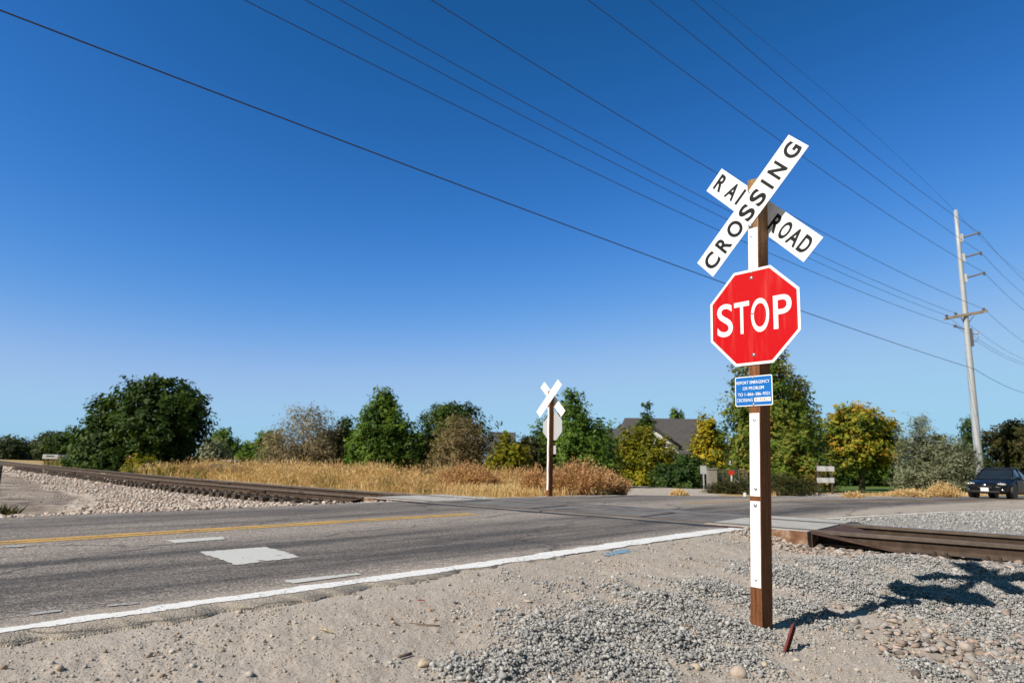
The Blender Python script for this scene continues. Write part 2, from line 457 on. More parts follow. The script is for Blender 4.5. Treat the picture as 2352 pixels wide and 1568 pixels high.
def mat_tint(name, cols, rough=0.9, bump=True):
    mt, n, b, o = new_mat(name); k = N(n)
    c = k.coord('Object')
    col = k.ramp(k.attr('tint'), [(i / (len(cols) - 1), q) for i, q in enumerate(cols)])
    col = k.mix(k.ramp(k.noise(c, 45, 4, .7), [(0.35, 0.4), (0.6, 0.0)]), col, (0.12, 0.1, 0.085))
    k.link(col, b.inputs['Base Color'])
    b.inputs['Roughness'].default_value = rough; b.inputs['Specular IOR Level'].default_value = 0.2
    if bump: k.bump(k.noise(c, 160, 3), 0.5, 0.003, b)
    return mt

def mat_rust(name, a, bb, cc, rough=0.8, metal=0.15):
    mt, n, b, o = new_mat(name); k = N(n)
    c = k.coord('Object')
    f = k.noise(c, 6, 6, .7)
    k.link(k.ramp(f, [(0.3, a), (0.5, bb), (0.72, cc)]), b.inputs['Base Color'])
    b.inputs['Roughness'].default_value = rough; b.inputs['Metallic'].default_value = metal
    b.inputs['Specular IOR Level'].default_value = 0.3
    k.bump(k.noise(c, 50, 4), 0.4, 0.004, b)
    return mt

M_ground = mat_ground(); M_road = mat_road()
M_white_paint = mat_paint('white_paint', (0.82, 0.82, 0.82), 0.39)
M_faded_paint = mat_paint('faded_white_paint', (0.42, 0.42, 0.42), 0.40, nscale=22)
M_block_paint = mat_paint('white_block_paint', (0.58, 0.58, 0.56), 0.34, nscale=16)
M_yellow_paint = mat_paint('yellow_paint', (0.62, 0.375, 0.09), 0.42, nscale=26)
M_blue_paint = mat_paint('blue_spray_paint', (0.2, 0.36, 0.5), 0.34, nscale=14)
M_wood = mat_wood()
M_sign_white = mat_sheet('sign_white', (0.82, 0.83, 0.84), 0.12)
M_sign_red = mat_sheet('sign_red', (0.52, 0.004, 0.008), 0.42, 0.55, lines=0.3, dirt=(0.62, 0.09, 0.07))
M_sign_blue = mat_sheet('sign_blue', (0.012, 0.15, 0.5), 0.1, 0.4, lines=0.25, dirt=(0.03, 0.2, 0.5))
M_sign_letter = mat_sheet('sign_letter_white', (0.84, 0.85, 0.86), 0.08)
M_black = mat_sheet('sign_black', (0.016, 0.018, 0.022), 0.05, 0.45, dirt=(0.05, 0.05, 0.05))
M_alu = mat_sheet('bare_aluminium', (0.42, 0.44, 0.47), 0.2, 0.5, dirt=(0.35, 0.36, 0.37))
M_strip = mat_strip()
M_steel = plain('zinc_steel', (0.5, 0.5, 0.5), 0.35, 0.8, 0.2, 40)
M_rust = mat_rust('rusty_rail_steel', (0.04, 0.026, 0.019), (0.062, 0.041, 0.03), (0.1, 0.068, 0.05))
M_railtop = plain('polished_rail_head', (0.52, 0.53, 0.56), 0.28, 0.9, 0.12, 3)
M_railtop2 = plain('dull_rail_head', (0.16, 0.12, 0.1), 0.4, 0.6, 0.25, 4)
M_ramp = mat_rust('rusty_plate', (0.06, 0.033, 0.027), (0.09, 0.053, 0.042), (0.13, 0.085, 0.068))
M_channel = mat_rust('scuffed_rusty_channel', (0.11, 0.05, 0.028), (0.2, 0.105, 0.06), (0.46, 0.36, 0.29), 0.85, 0.05)
M_panel = plain('concrete_panel', (0.4, 0.39, 0.37), 0.85, 0, 0.15, 3, 0.4, 80)
M_panel_dark = plain('dark_asphalt_panel', (0.155, 0.146, 0.14), 0.85, 0, 0.35, 2, 0.4, 90)
M_tie = plain('creosoted_tie', (0.06, 0.045, 0.035), 0.9, 0, 0.4, 5, 0.5, 40)
M_pole = plain('galvanised_pole', (0.40, 0.43, 0.47), 0.55, 0.1, 0.06, 2)
M_wire = plain('weathered_cable', (0.05, 0.045, 0.045), 0.6, 0.2, 0.1, 3)
M_insul = plain('insulator_grey', (0.13, 0.13, 0.14), 0.4, 0, 0.1, 3)
M_crossarm = plain('weathered_crossarm', (0.3, 0.25, 0.2), 0.9, 0, 0.2, 5)
M_trunk = plain('bark', (0.09, 0.07, 0.05), 0.95, 0, 0.3, 6, 0.6, 20)

# ------------------------------------------------------------------ layout: road, track, terrain
U = np.array([math.sin(rad(44)), math.cos(rad(44))]); LV = np.array([-U[1], U[0]]); N0 = np.array([0.1, 6.3])
def sd_of(x, y): return (x - N0[0]) * U[0] + (y - N0[1]) * U[1], (x - N0[0]) * LV[0] + (y - N0[1]) * LV[1]
def xy_of(s, d): return N0[0] + s * U[0] + d * LV[0], N0[1] + s * U[1] + d * LV[1]
def zroad(s): return 0.26 - 0.021 * np.clip(np.asarray(s, float) - 12, 0, 50)
KS = np.array([-60, -4, 0, 3, 5, 8.2, 11.25, 16.4, 23, 36, 60, 110, 200], float)
K_near = np.array([0.05, .06, .06, .12, .12, -.12, -.95, -1.85, -2.7, -3.6, -5.2, -9, -16])
K_yel = np.array([4.2, 4.2, 4.25, 4.2, 4.15, 3.95, 3.4, 2.1, 0.95, 0.0, -1.6, -5.4, -12.4])
K_far = np.array([7.4, 7.4, 7.4, 7.6, 7.65, 7.35, 6.5, 5.0, 4.3, 3.3, 1.9, -1.9, -9])
def interp(s, K):
    s = np.asarray(s, float); r = 0
    for o, wgt in ((-1.2, .25), (0, .5), (1.2, .25)): r = r + wgt * np.interp(s + o, KS, K)
    return r
RAILZ = 0.29
nr = np.array([(20, -3.6), (14, 1.3), (6.05, 7.97), (4.31, 9.42), (-3.43, 16.05), (-8.2, 20.3), (-14.3, 26.2), (-24.6, 37.2), (-42.6, 56.5), (-62, 78.5), (-84, 105)], float)
def catmull(P, n=12):
    P = np.vstack([2 * P[0] - P[1], P, 2 * P[-1] - P[-2]]); out = []
    for i in range(1, len(P) - 2):
        for t in np.linspace(0, 1, n, endpoint=False):
            a, b, c, d = P[i - 1], P[i], P[i + 1], P[i + 2]
            out.append(0.5 * (2 * b + (c - a) * t + (2 * a - 5 * b + 4 * c - d) * t * t + (3 * b - a - 3 * c + d) * t ** 3))
    out.append(P[-2]); return np.array(out)
near_rail = catmull(nr)
def offset(P, o):
    T = np.gradient(P, axis=0); T /= np.linalg.norm(T, axis=1)[:, None]
    return P + o * np.stack([T[:, 1], -T[:, 0]], 1)        # + = towards the far (field) side
center_l = offset(near_rail, 0.7525); far_rail = offset(near_rail, 1.505)
def track_e(x, y):                                       # signed distance from track centre (+ far side), and arc length
    x = np.asarray(x, float); y = np.asarray(y, float)
    best = np.full(x.shape, 1e9); e = np.zeros(x.shape); al = np.zeros(x.shape); acc = 0
    for a, b in zip(center_l[:-1], center_l[1:]):
        t = b - a; L = np.linalg.norm(t); t = t / L; nn = np.array([t[1], -t[0]])
        u = np.clip((x - a[0]) * t[0] + (y - a[1]) * t[1], 0, L)
        dx = x - a[0] - u * t[0]; dy = y - a[1] - u * t[1]
        dd = dx * dx + dy * dy
        k = dd < best
        best = np.where(k, dd, best); e = np.where(k, np.sqrt(dd) * np.sign(dx * nn[0] + dy * nn[1]), e); al = np.where(k, acc + u, al); acc += L
    return e, al
_gpx = [(1300, 1480, .42), (1430, 1430, .42), (1560, 1400, .38), (1660, 1365, .4), (1850, 1340, .6), (1930, 1300, .5), (1650, 1450, .45), (1550, 1490, .4), (1400, 1540, .4), (1230, 1540, .3), (1130, 1560, .25),
        (2080, 1300, .7), (2180, 1400, .55), (2080, 1370, .5), (2290, 1440, .4), (2330, 1350, .6), (2250, 1290, .7), (1780, 1310, .42), (1830, 1410, .35), (1950, 1360, .5), (1690, 1520, .25), (2260, 1470, .3), (2330, 1545, .3), (2140, 1545, .2), (2260, 1340, .5), (2340, 1400, .5), (2180, 1350, .45), (2080, 1400, .35), (2000, 1400, .25)]
def gp_shoulder(x, y):
    z = 0.02
    for _ in range(12):
        g = gp(x, y, z); s, d = sd_of(g[0], g[1]); z = .5 * z + .5 * (0.254 - 0.122 * (min(max(float(interp(s, K_near)) - d - .1, 0), 3.5)))
    return g
GBL = [(*gp_shoulder(x, y)[:2], r) for x, y, r in _gpx]
ROCKC = gp_shoulder(2215, 1500)
def gravel_w(x, y):
    wgt = 0
    for gx, gy, r in GBL: wgt = np.maximum(wgt, np.exp(-(((x - gx) ** 2 + (y - gy) ** 2) / (r * r))))
    return np.clip(wgt + 0.45 * fbm(x * 3.1, y * 3.1, 5, 3) - 0.12, 0, 1)
def slope_n(s, off):                                     # the shoulder falls away from the road towards the camera
    k = 0.127 - 0.088 * sm(6.5, 9.5, s)
    return k * (np.clip(off - 0.22 - .3 * sm(0.0, -1.8, s), 0, 3.4) + 0.35 * np.clip(off - 3.62, 0, 3.0))
def terrain(x, y, detail=True):
    x = np.asarray(x, float); y = np.asarray(y, float)
    s, d = sd_of(x, y)
    dn = interp(s, K_near); df = interp(s, K_far); zr = zroad(s)
    off_n = dn - d; off_f = d - df
    zn = zr - 0.006 - slope_n(s, off_n)
    lip = sm(0.0, -1.8, s) * sm(.0, .1, off_n) * (1 - sm(.4, .7, off_n))
    zn = zn - 0.005 * lip
    ditch = 0.14 * np.exp(-((off_f - 3.0) / 2.0) ** 2) * sm(2, -4, s)
    zf = zr - 0.006 - 0.12 * sm(0.1, 3, off_f) - ditch
    ins = np.minimum(-off_n, -off_f)
    z = np.where(off_n > 0, zn, np.where(off_f > 0, zf, zr - 0.006 - 0.03 * sm(0.0, 0.3, ins)))
    e, al = track_e(x, y)
    tw = (1 - sm(1.4, 3.2, np.abs(e))) * sm(-0.05, 1.1, np.maximum(off_n, off_f))
    inroad = np.clip(np.minimum(-off_n, -off_f) + 0.6, 0, 0.6) / 0.6
    tb = 0.05 + 0.02 * fbm(x * .8, y * .8, 3, 2) - 0.10 * sm(.9, 1.3, -e) * (off_f > 0)
    z = z + (tb - z) * tw * (1 - np.clip(inroad, 0, 1))
    g = gravel_w(x, y) if detail else 0
    out = sm(0.0, 0.5, np.maximum(off_n, off_f)) * (1 - .8 * lip)
    dist = np.hypot(x, y)
    rough = 0.03 * fbm(x * 1.1, y * 1.1, 11, 4) + 0.012 * fbm(x * 7, y * 7, 21, 3)
    if detail:
        rough = rough + (0.006 * fbm(x * 38, y * 38, 31, 3) + g * (0.03 + 0.075 * fbm(x * 9, y * 9, 41, 3))) * sm(16, 8, dist)
    z = z + out * rough
    return z
def tz(x, y): return float(terrain(np.array([x]), np.array([y]))[0])

def seg_d(x, y, P):
    best = np.full(np.shape(x), 1e9)
    for a, b in zip(P[:-1], P[1:]):
        a = np.array(a); b = np.array(b); t = b - a; L2 = t @ t
        u = np.clip(((x - a[0]) * t[0] + (y - a[1]) * t[1]) / L2, 0, 1)
        best = np.minimum(best, np.hypot(x - a[0] - u * t[0], y - a[1] - u * t[1]))
    return best
def bare_w(x, y):                                        # pale bare dirt beyond the road: a side track, an entrance and the shoulder
    s, d = sd_of(x, y); off = d - interp(s, K_far)
    b = 1 - sm(2.1, 3.2, seg_d(x, y, [(3.4, 21.5), (5.6, 26.5), (7.8, 36), (10.5, 44)]) + fbm(x * .6, y * .6, 17, 3))
    b = np.maximum(b, 1 - sm(1.4, 2.4, seg_d(x, y, [(12.8, 25.5), (14.6, 30), (17, 36)]) + fbm(x * .6, y * .6, 19, 3)))
    b = np.maximum(b, (1 - sm(1.3, 2.1, off + .5 * fbm(x * .7, y * .7, 23, 3))) * sm(11, 14, s) * (1 - sm(26, 34, s)))
    return np.clip(b, 0, 1)
def build_ground():
    az = np.concatenate([np.linspace(-180, -62, 30)[:-1], np.linspace(-62, -46, 40)[:-1], np.linspace(-46, 46, 640)[:-1], np.linspace(46, 62, 40)[:-1], np.linspace(62, 180, 30)[:-1]])
    r = [0.3]
    while r[-1] < 2.5: r.append(r[-1] * 1.25)
    while r[-1] < 14: r.append(r[-1] * 1.0075)
    while r[-1] < 120: r.append(r[-1] * 1.022)
    while r[-1] < 5000: r.append(r[-1] * 1.35)
    r = np.array(r); A, R = np.meshgrid(np.radians(az), r)
    X = R * np.sin(A); Y = R * np.cos(A)
    Z = terrain(X, Y)
    V = np.stack([X.ravel(), Y.ravel(), Z.ravel()], 1)
    na, nrr = len(az), len(r)
    i = np.arange(nrr - 1)[:, None] * na + np.arange(na)[None]
    j = np.arange(nrr - 1)[:, None] * na + (np.arange(na)[None] + 1) % na
    Fq = np.stack([i, i + na, j + na, j], -1).reshape(-1, 4)
    V = np.vstack([V, [[0, 0, float(Z[0].mean())]]])
    x, y = V[:, 0], V[:, 1]
    s, d = sd_of(x, y); dn = interp(s, K_near); df = interp(s, K_far); e, al = track_e(x, y)
    offn, offf = dn - d, d - df; n1 = fbm(x * .35, y * .35, 77, 3)
    near_side = offn > 0
    g = gravel_w(x, y) * near_side
    shoulder = near_side * sm(6.5, 9, s) * 0.85 * sm(40, 25, s)
    g = np.maximum(g, shoulder)
    bal = (1 - sm(2.6, 4.2, np.abs(e) + n1 * 1.4)) * np.where(near_side, sm(1.7, 3.4, np.abs(e) * 0 + al * 0 + 9) * (1 - sm(0.9, 1.6, np.abs(e))) * .8, 1.0)
    lim_ = np.interp(d, [8.5, 10, 14, 21, 33], [9.5, 6.6, 5.2, 4.3, 3.7])
    bal = np.where(near_side, bal, np.where(e < 0, 1 - sm(lim_ - .5, lim_ + .5, -e + n1 * .8), 1 - sm(1.6, 2.6, e)))
    bal = np.where(near_side, (1 - sm(1.2, 2.0, np.abs(e) + n1)), bal)
    darkd = (~near_side) * (e < -2.5) * (offf > 0) * sm(0.15, .9, offf + n1 * .6) * .95
    dry = (~near_side) * (offf > 0.4) * (e > 2.0) * sm(.3, 1.5, offf + n1) * (1 - sm(0.25, .5, fbm(x * .12, y * .12, 91, 3)) * .6)
    px = at(1500, 1100, 1)  # bare dirt track on the far side of the road
    dry = np.clip(dry - bare_w(x, y), 0, 1)
    farf = sm(38, 75, np.hypot(x, y)) * (np.maximum(offn, offf) > 4) * (np.abs(e) > 6); dry = np.maximum(dry, farf); darkd = darkd * (1 - farf)
    lawn = sm(36, 41, s) * sm(6.5, 8.5, offf) * (1 - sm(22, 30, offf))
    zone = np.stack([g, np.clip(bal, 0, 1), lawn, np.ones_like(g)], 1)
    k0 = (nrr - 1) * 0
    tri_c = len(V) - 1
    o = mesh_obj('ground', V, Fq, M_ground, smooth=True, attrs={'zone': ('POINT', zone), 'zone_dark': ('POINT', np.clip(darkd, 0, 1)), 'zone_dry': ('POINT', dry)})
    tag(o, kind='structure')
    return o
build_ground()

def strip_mesh(name, mat, s0, s1, dfun0, dfun1, lift, step=0.25, nd=2, jag0=0, jag1=0, kind='structure', parent=None):
    s = np.arange(s0, s1 + 1e-6, step); V = []; UVs = []; E = []
    for i, q in enumerate(s):
        a = float(dfun0(q)); b = float(dfun1(q))
        if jag0: a += jag0 * (vnoise(np.array([q * 4.0]), np.array([1.0]), 3)[0] - .5) + jag0 * .6 * (vnoise(np.array([q * 17.0]), np.array([2.0]), 4)[0] - .5)
        if jag1: b += jag1 * (vnoise(np.array([q * 4.0]), np.array([5.0]), 5)[0] - .5) + jag1 * .6 * (vnoise(np.array([q * 17.0]), np.array([6.0]), 6)[0] - .5)
        for j in range(nd):
            t = j / (nd - 1); d = a + (b - a) * t
            if name == 'road': t = (j - 1) / (nd - 3); d = a + (b - a) * min(max(t, 0), 1) + (-.012 if t < 0 else .012 if t > 1 else 0)
            x, y = xy_of(q, d)
            V.append((x, y, float(zroad(q)) + lift - (0.09 if (name == 'road' and j in (0, nd - 1)) else 0))); UVs.append((q, d)); E.append(1.0 if j in (0, nd - 1) else 0.0)
    ns = len(s)
    Fq = np.array([(i * nd + j, (i + 1) * nd + j, (i + 1) * nd + j + 1, i * nd + j + 1) for i in range(ns - 1) for j in range(nd - 1)])[:, ::-1]
    o = mesh_obj(name, V, Fq, mat, parent, uv=UVs, attrs={'edge': ('POINT', E)})
    if kind: o['kind'] = kind
    return o
strip_mesh('road', M_road, -40, 150, lambda s: interp(s, K_near) - (0.13 + 0.24 * float(sm(0.2, -3.0, np.array(s)))), lambda s: interp(s, K_far) + .1, 0.0, 0.06, 24, 0.14, 0.12)
KW = [-4, -1.5, .5, 3, 4.8]; VW = [.085, .11, .155, .19, .14]
strip_mesh('edge_line_marking', M_white_paint, -30, 4.75, lambda s: interp(s, K_near) - np.interp(s, KW, VW), lambda s: interp(s, K_near) + np.interp(s, KW, VW), 0.004, 0.05, 7, 0.05, 0.05)
strip_mesh('edge_line_marking', M_white_paint, 7.7, 60, lambda s: interp(s, K_near) - 0.06, lambda s: interp(s, K_near) + 0.06, 0.004, 0.2, 5, 0.03, 0.03)
for dd in (-0.09, 0.09):
    strip_mesh('centre_line_marking', M_yellow_paint, -30, 3.3, lambda s: interp(s, K_yel) + dd - .11, lambda s: interp(s, K_yel) + dd + .11, 0.004, 0.15, 5, 0.03, 0.03)
    strip_mesh('centre_line_marking', M_yellow_paint, 9.6, 60, lambda s: interp(s, K_yel) + dd - .055, lambda s: interp(s, K_yel) + dd + .055, 0.004, 0.25, 5, 0.03, 0.03)
def patch(name, poly, mat, z, sub=1, kind='structure'):
    V = [(p[0], p[1], z) for p in poly]; n_ = len(V); c_ = np.mean(V, axis=0)
    inner = [tuple(np.array(p) + (c_ - np.array(p)) * min(.45, .07 / max(.05, np.linalg.norm(c_ - np.array(p))))) for p in V]
    o = mesh_obj(name, V + inner, [tuple(range(n_, 2 * n_))] + [(i, (i + 1) % n_, n_ + (i + 1) % n_, n_ + i) for i in range(n_)], mat, attrs={'edge': ('POINT', [1.0] * n_ + [0.0] * n_)})
    o['kind'] = kind
    return o
for pts, mt in (([(372, 1240), (522, 1230.5), (527, 1237), (395, 1247)], M_block_paint), ([(447, 1266), (612, 1254), (650, 1262), (697, 1279), (540, 1298)], M_block_paint),
                ([(636, 1333), (833, 1313), (840, 1317.5), (665, 1340)], M_block_paint), ([(225, 1389), (333, 1379), (335, 1384), (232, 1394)], M_faded_paint), ([(55, 1408), (150, 1396), (160, 1401), (60, 1414)], M_faded_paint),
                ([(0, 1252), (70, 1250), (60, 1255), (0, 1257)], M_faded_paint)):
    patch('worn_paint_marking', [gp(x, y, 0.266) for x, y in pts], mt, 0.266)

# ------------------------------------------------------------------ railway: rails, ties, crossing panels, end ramps
def sweep(name, path, profile, z, mats, midx_fn, parent=None):
    T = np.gradient(path, axis=0); T /= np.linalg.norm(T, axis=1)[:, None]; NN = np.stack([T[:, 1], -T[:, 0]], 1)
    n = len(profile); V = []
    for p, q in zip(path, NN):
        for (u, h) in profile: V.append((p[0] + q[0] * u, p[1] + q[1] * u, z + h))
    Fs = []; mi = []
    for i in range(len(path) - 1):
        for k in range(n):
            Fs.append((i * n + k, i * n + (k + 1) % n, (i + 1) * n + (k + 1) % n, (i + 1) * n + k)); mi.append(midx_fn(k))
    Fs.append(tuple(range(n))[::-1]); mi.append(0); Fs.append(tuple((len(path) - 1) * n + k for k in range(n))); mi.append(0)
    return mesh_obj(name, V, Fs, parent=parent, mats=mats, midx=mi)
RP = [(-.078, -.186), (.078, -.186), (.078, -.172), (.02, -.150), (.009, -.135), (.009, -.060), (.044, -.047), (.045, -.008), (.033, 0), (-.033, 0), (-.045, -.008), (-.044, -.047), (-.009, -.060), (-.009, -.135), (-.02, -.150), (-.078, -.172)]
M_railhead = mat_rust('rail_head_side', (0.08, 0.062, 0.052), (0.12, 0.094, 0.078), (0.17, 0.135, 0.115))
M_railfoot = mat_rust('dusty_rail_foot', (0.055, 0.04, 0.032), (0.09, 0.068, 0.053), (0.15, 0.115, 0.092))
def resample(P, step):
    L = np.concatenate([[0], np.cumsum(np.linalg.norm(np.diff(P, axis=0), axis=1))]); t = np.arange(0, L[-1], step)
    return np.stack([np.interp(t, L, P[:, i]) for i in range(2)], 1)
rails = []
for path, lab in ((near_rail, 'rusty brown steel rail on the camera side of the track'), (far_rail, 'steel rail with bright polished head on the weed side of the track')):
    pth = resample(path, 0.7)
    r = sweep('rail', pth, RP, RAILZ, [M_rust, M_railtop if path is far_rail else M_railhead, M_railhead, M_railfoot], lambda k: {8: 1, 7: 2, 9: 2, 6: 2, 10: 2, 1: 3, 2: 3, 14: 3, 15: 3}.get(k, 0))
    tag(r, lab, 'rail', 'rails of the single track'); rails.append((r, pth))
def joint_bar(parent, pth, xy, side):
    i = int(np.argmin(np.linalg.norm(pth - np.array(xy), axis=1))); p = pth[i]; t = pth[i + 1] - pth[i]; t /= np.linalg.norm(t); nn = np.array([t[1], -t[0]])
    R = np.array([[t[0], nn[0], 0], [t[1], nn[1], 0], [0, 0, 1]])
    b = MB(); b.box((p[0] + side * nn[0] * .032, p[1] + side * nn[1] * .032, RAILZ - .108), (0.9, .04, .11), R)
    for q in (-.36, -.22, -.08, .08, .22, .36): b.box((p[0] + t[0] * q + side * nn[0] * .062, p[1] + t[1] * q + side * nn[1] * .062, RAILZ - .1), (.045, .03, .045), R)
    o = b.build('joint_bar', M_rust, parent)
for px_, side, k in (((575, 1119), -1, 0), ((330, 1099), -1, 0), ((160, 1080), -1, 0)):
    joint_bar(rails[k][0], rails[k][1], gp(px_[0], px_[1], RAILZ)[:2], side)
for px_ in ((500, 1104), (880, 1133)):
    joint_bar(rails[1][0], rails[1][1], gp(px_[0], px_[1], RAILZ)[:2], -1)
# track stations measured from the road
cen = resample(center_l, 0.05)
CS, CD = sd_of(cen[:, 0], cen[:, 1])
i_near = int(np.argmin(np.abs(CD + 0.72) + (cen[:, 1] > 20) * 99)); i_far = int(np.argmin(np.abs(CD - 9.15) + (cen[:, 1] > 22) * 99))
def tframe(i):
    i = int(np.clip(i, 1, len(cen) - 2)); t = cen[i + 1] - cen[i - 1]; t /= np.linalg.norm(t); return cen[i], t, np.array([t[1], -t[0]])
def tpt(i, e, z):
    p, t, nn = tframe(i); q = p + nn * e; return (q[0], q[1], z)
npan = 4; rows = [(-1.0, -.81), (-.65, .65), (.82, 1.45)]
rl = ['outside the camera side rail', 'between the two rails', 'outside the weed side rail']
pl = ['pale crossing panel at the gravel shoulder end', 'dark crossing panel in the near lane', 'dark crossing panel in the far lane', 'pale crossing panel at the weed shoulder end']
for a in range(npan):
    FR_ = (0, .155, .47, .79, 1.0); i0 = i_near + (i_far - i_near) * FR_[a]; i1 = i_near + (i_far - i_near) * FR_[a + 1]
    for b_, (e0, e1) in enumerate(rows):
        g = 0.3
        V = []
        mid = MB(); z1 = RAILZ - (.008 if a in (0, 3) else .012); z0 = 0.07
        lo = [tpt(i0 + g, e0, z0), tpt(i1 - g, e0, z0), tpt(i1 - g, e1, z0), tpt(i0 + g, e1, z0)]
        hi = [(p[0], p[1], z1) for p in lo]
        mid.add(lo + hi, [(0, 3, 2, 1), (4, 5, 6, 7), (0, 1, 5, 4), (1, 2, 6, 5), (2, 3, 7, 6), (3, 0, 4, 7)])
        light = a in (0, 3)
        root = mid.build('crossing_panel', M_panel if light else M_panel_dark, bevel=0.008)
        if not light: pass
        tag(root, pl[a] + ', ' + rl[b_], 'crossing panel', 'crossing panels set between the rails')
        if b_ == 0 and a in (0, 3):
            c = MB(); p0 = np.array(lo[0]); p1 = np.array(lo[1]); _, t, nn = tframe(i0)
            o3 = np.array([-nn[0] * .012, -nn[1] * .012, 0])
            q = [p0 + o3, p1 + o3]; top = RAILZ - .012; zc = .1 if a == 0 else .215
            c.add([(q[0][0], q[0][1], zc), (q[1][0], q[1][1], zc), (p1[0] - nn[0] * .002, p1[1] - nn[1] * .002, zc), (p0[0] - nn[0] * .002, p0[1] - nn[1] * .002, zc),
                   (q[0][0], q[0][1], top), (q[1][0], q[1][1], top), (p1[0] - nn[0] * .002, p1[1] - nn[1] * .002, top), (p0[0] - nn[0] * .002, p0[1] - nn[1] * .002, top)],
                  [(0, 3, 2, 1), (4, 5, 6, 7), (0, 1, 5, 4), (1, 2, 6, 5), (2, 3, 7, 6), (3, 0, 4, 7)])
            c.build('edge_channel', M_channel, root)
for e0, e1 in ((-1.16, -1.005), (1.455, 1.66)):
    L_ = []; R_ = []
    for q in np.arange(i_near + 12, i_far - 8, 3):
        w0 = .05 * math.sin(q * .11) + .03 * math.sin(q * .37); a = tpt(q, e0 + w0, .2665); b_ = tpt(q, e1 + .02 * math.sin(q * .23), .2665); L_.append(a); R_.append(b_)
    n_ = len(L_); o = mesh_obj('tar_seam', L_ + R_, [(i, i + 1, n_ + i + 1, n_ + i) for i in range(n_ - 1)], plain('tar', (.035, .034, .035), .6, 0, .3, 6)); o['kind'] = 'structure'
for q_, e0, e1, wq in ((.28, -.65, .65, 1.4), (.52, -.65, .65, 1.6), (.74, -.65, .65, 1.2)):
    q = i_near + (i_far - i_near) * q_
    o = mesh_obj('tar_seam', [tpt(q, e0, .2845), tpt(q + wq, e0, .2845), tpt(q + wq + .6, e1, .2845), tpt(q + .3, e1, .2845)], [(0, 1, 2, 3)], bpy.data.materials['tar']); o['kind'] = 'structure'
# sloping steel deflector plates at both ends
for end, lab_e in ((0, 'by the stop sign post'), (1, 'at the far end of the crossing')):
    for b_, (e0, e1) in enumerate([(-1.02, -.775), (-.66, .66), (.775, 1.4)]):
        ib = i_near - 0.5 if end == 0 else i_far + 0.5
        sg = -1 if end == 0 else 1
        L = 1.15 if b_ != 1 else 1.0
        ie = ib + sg * L / 0.05
        z1 = RAILZ - .012; zt = 0.075
        ea, eb = (e0, e1) if b_ == 1 else ((-.84, e1) if b_ == 0 else (e0, e1 - .45))
        A = [tpt(ib, e0, z1), tpt(ib, e1, z1), tpt(ie, eb, zt), tpt(ie, ea, zt)]
        bmb = MB()
        th = 0.02
        V = A + [(p[0], p[1], p[2] - th) for p in A]
        bmb.add(V, [(0, 1, 2, 3), (7, 6, 5, 4), (0, 4, 5, 1), (1, 5, 6, 2), (2, 6, 7, 3), (3, 7, 4, 0)])
        # stiffening end plate under the high edge
        B = [tpt(ib + sg * .4, e0 + .01, z1 - .03), tpt(ib + sg * .4, e1 - .01, z1 - .03), tpt(ib + sg * .4, e1 - .01, .05), tpt(ib + sg * .4, e0 + .01, .05)]
        _, t, nn = tframe(ib); off = np.array([t[0], t[1], 0]) * .01 * sg
        V = B + [tuple(np.array(p) + off) for p in B]
        bmb.add(V, [(0, 1, 2, 3), (7, 6, 5, 4), (0, 4, 5, 1), (1, 5, 6, 2), (2, 6, 7, 3), (3, 7, 4, 0)])
        o = bmb.build('deflector_plate', M_ramp)
        tag(o, 'rusty sloping deflector plate ' + ['outside the camera side rail ', 'between the two rails ', 'outside the weed side rail '][b_] + lab_e, 'deflector plate', 'sloping plates at the crossing ends')
# ties
tie_proto = None
def tie_at(i, idx, near_end):
    global tie_proto
    p, t, nn = tframe(i)
    if tie_proto is None:
        b = MB(); b.box((0, 0, -.09), (.23, 2.6, .18)); tie_proto = b.build('railroad_tie', M_tie, bevel=.01); o = tie_proto
        for e in (-.7525, .7525):
            pm = MB()
            pm.box((0, e, .006), (.19, .33, .014))
            for sx_ in (-.06, .06):
                for ey in (-.095, .095): pm.box((sx_, e + ey, .03), (.028, .035, .04))
            pm.build('tie_plate', M_rust, o)
    else:
        o = tie_proto.copy(); COL.objects.link(o)
        for ch in tie_proto.children:
            c = ch.copy(); COL.objects.link(c); c.parent = o
    o.location = (p[0], p[1], RAILZ - .186 - .012)
    o.rotation_euler = (0, 0, math.atan2(t[1], t[0]) + random.uniform(-.02, .02))
    tag(o, 'dark timber tie under the rails beside the gravel shoulder' if near_end else 'dark timber tie under the rails on the pale ballast', 'tie', 'ties under the track on the gravel side' if near_end else 'ties under the track on the ballast side')
k = i_near - 30; c_ = 0
while k > 30 and c_ < 14: tie_at(k, c_, True); k -= 10.6; c_ += 1
k = i_far + 8; c_ = 0
while k < len(cen) - 5 and c_ < 90: tie_at(k, c_, False); k += 10.6; c_ += 1

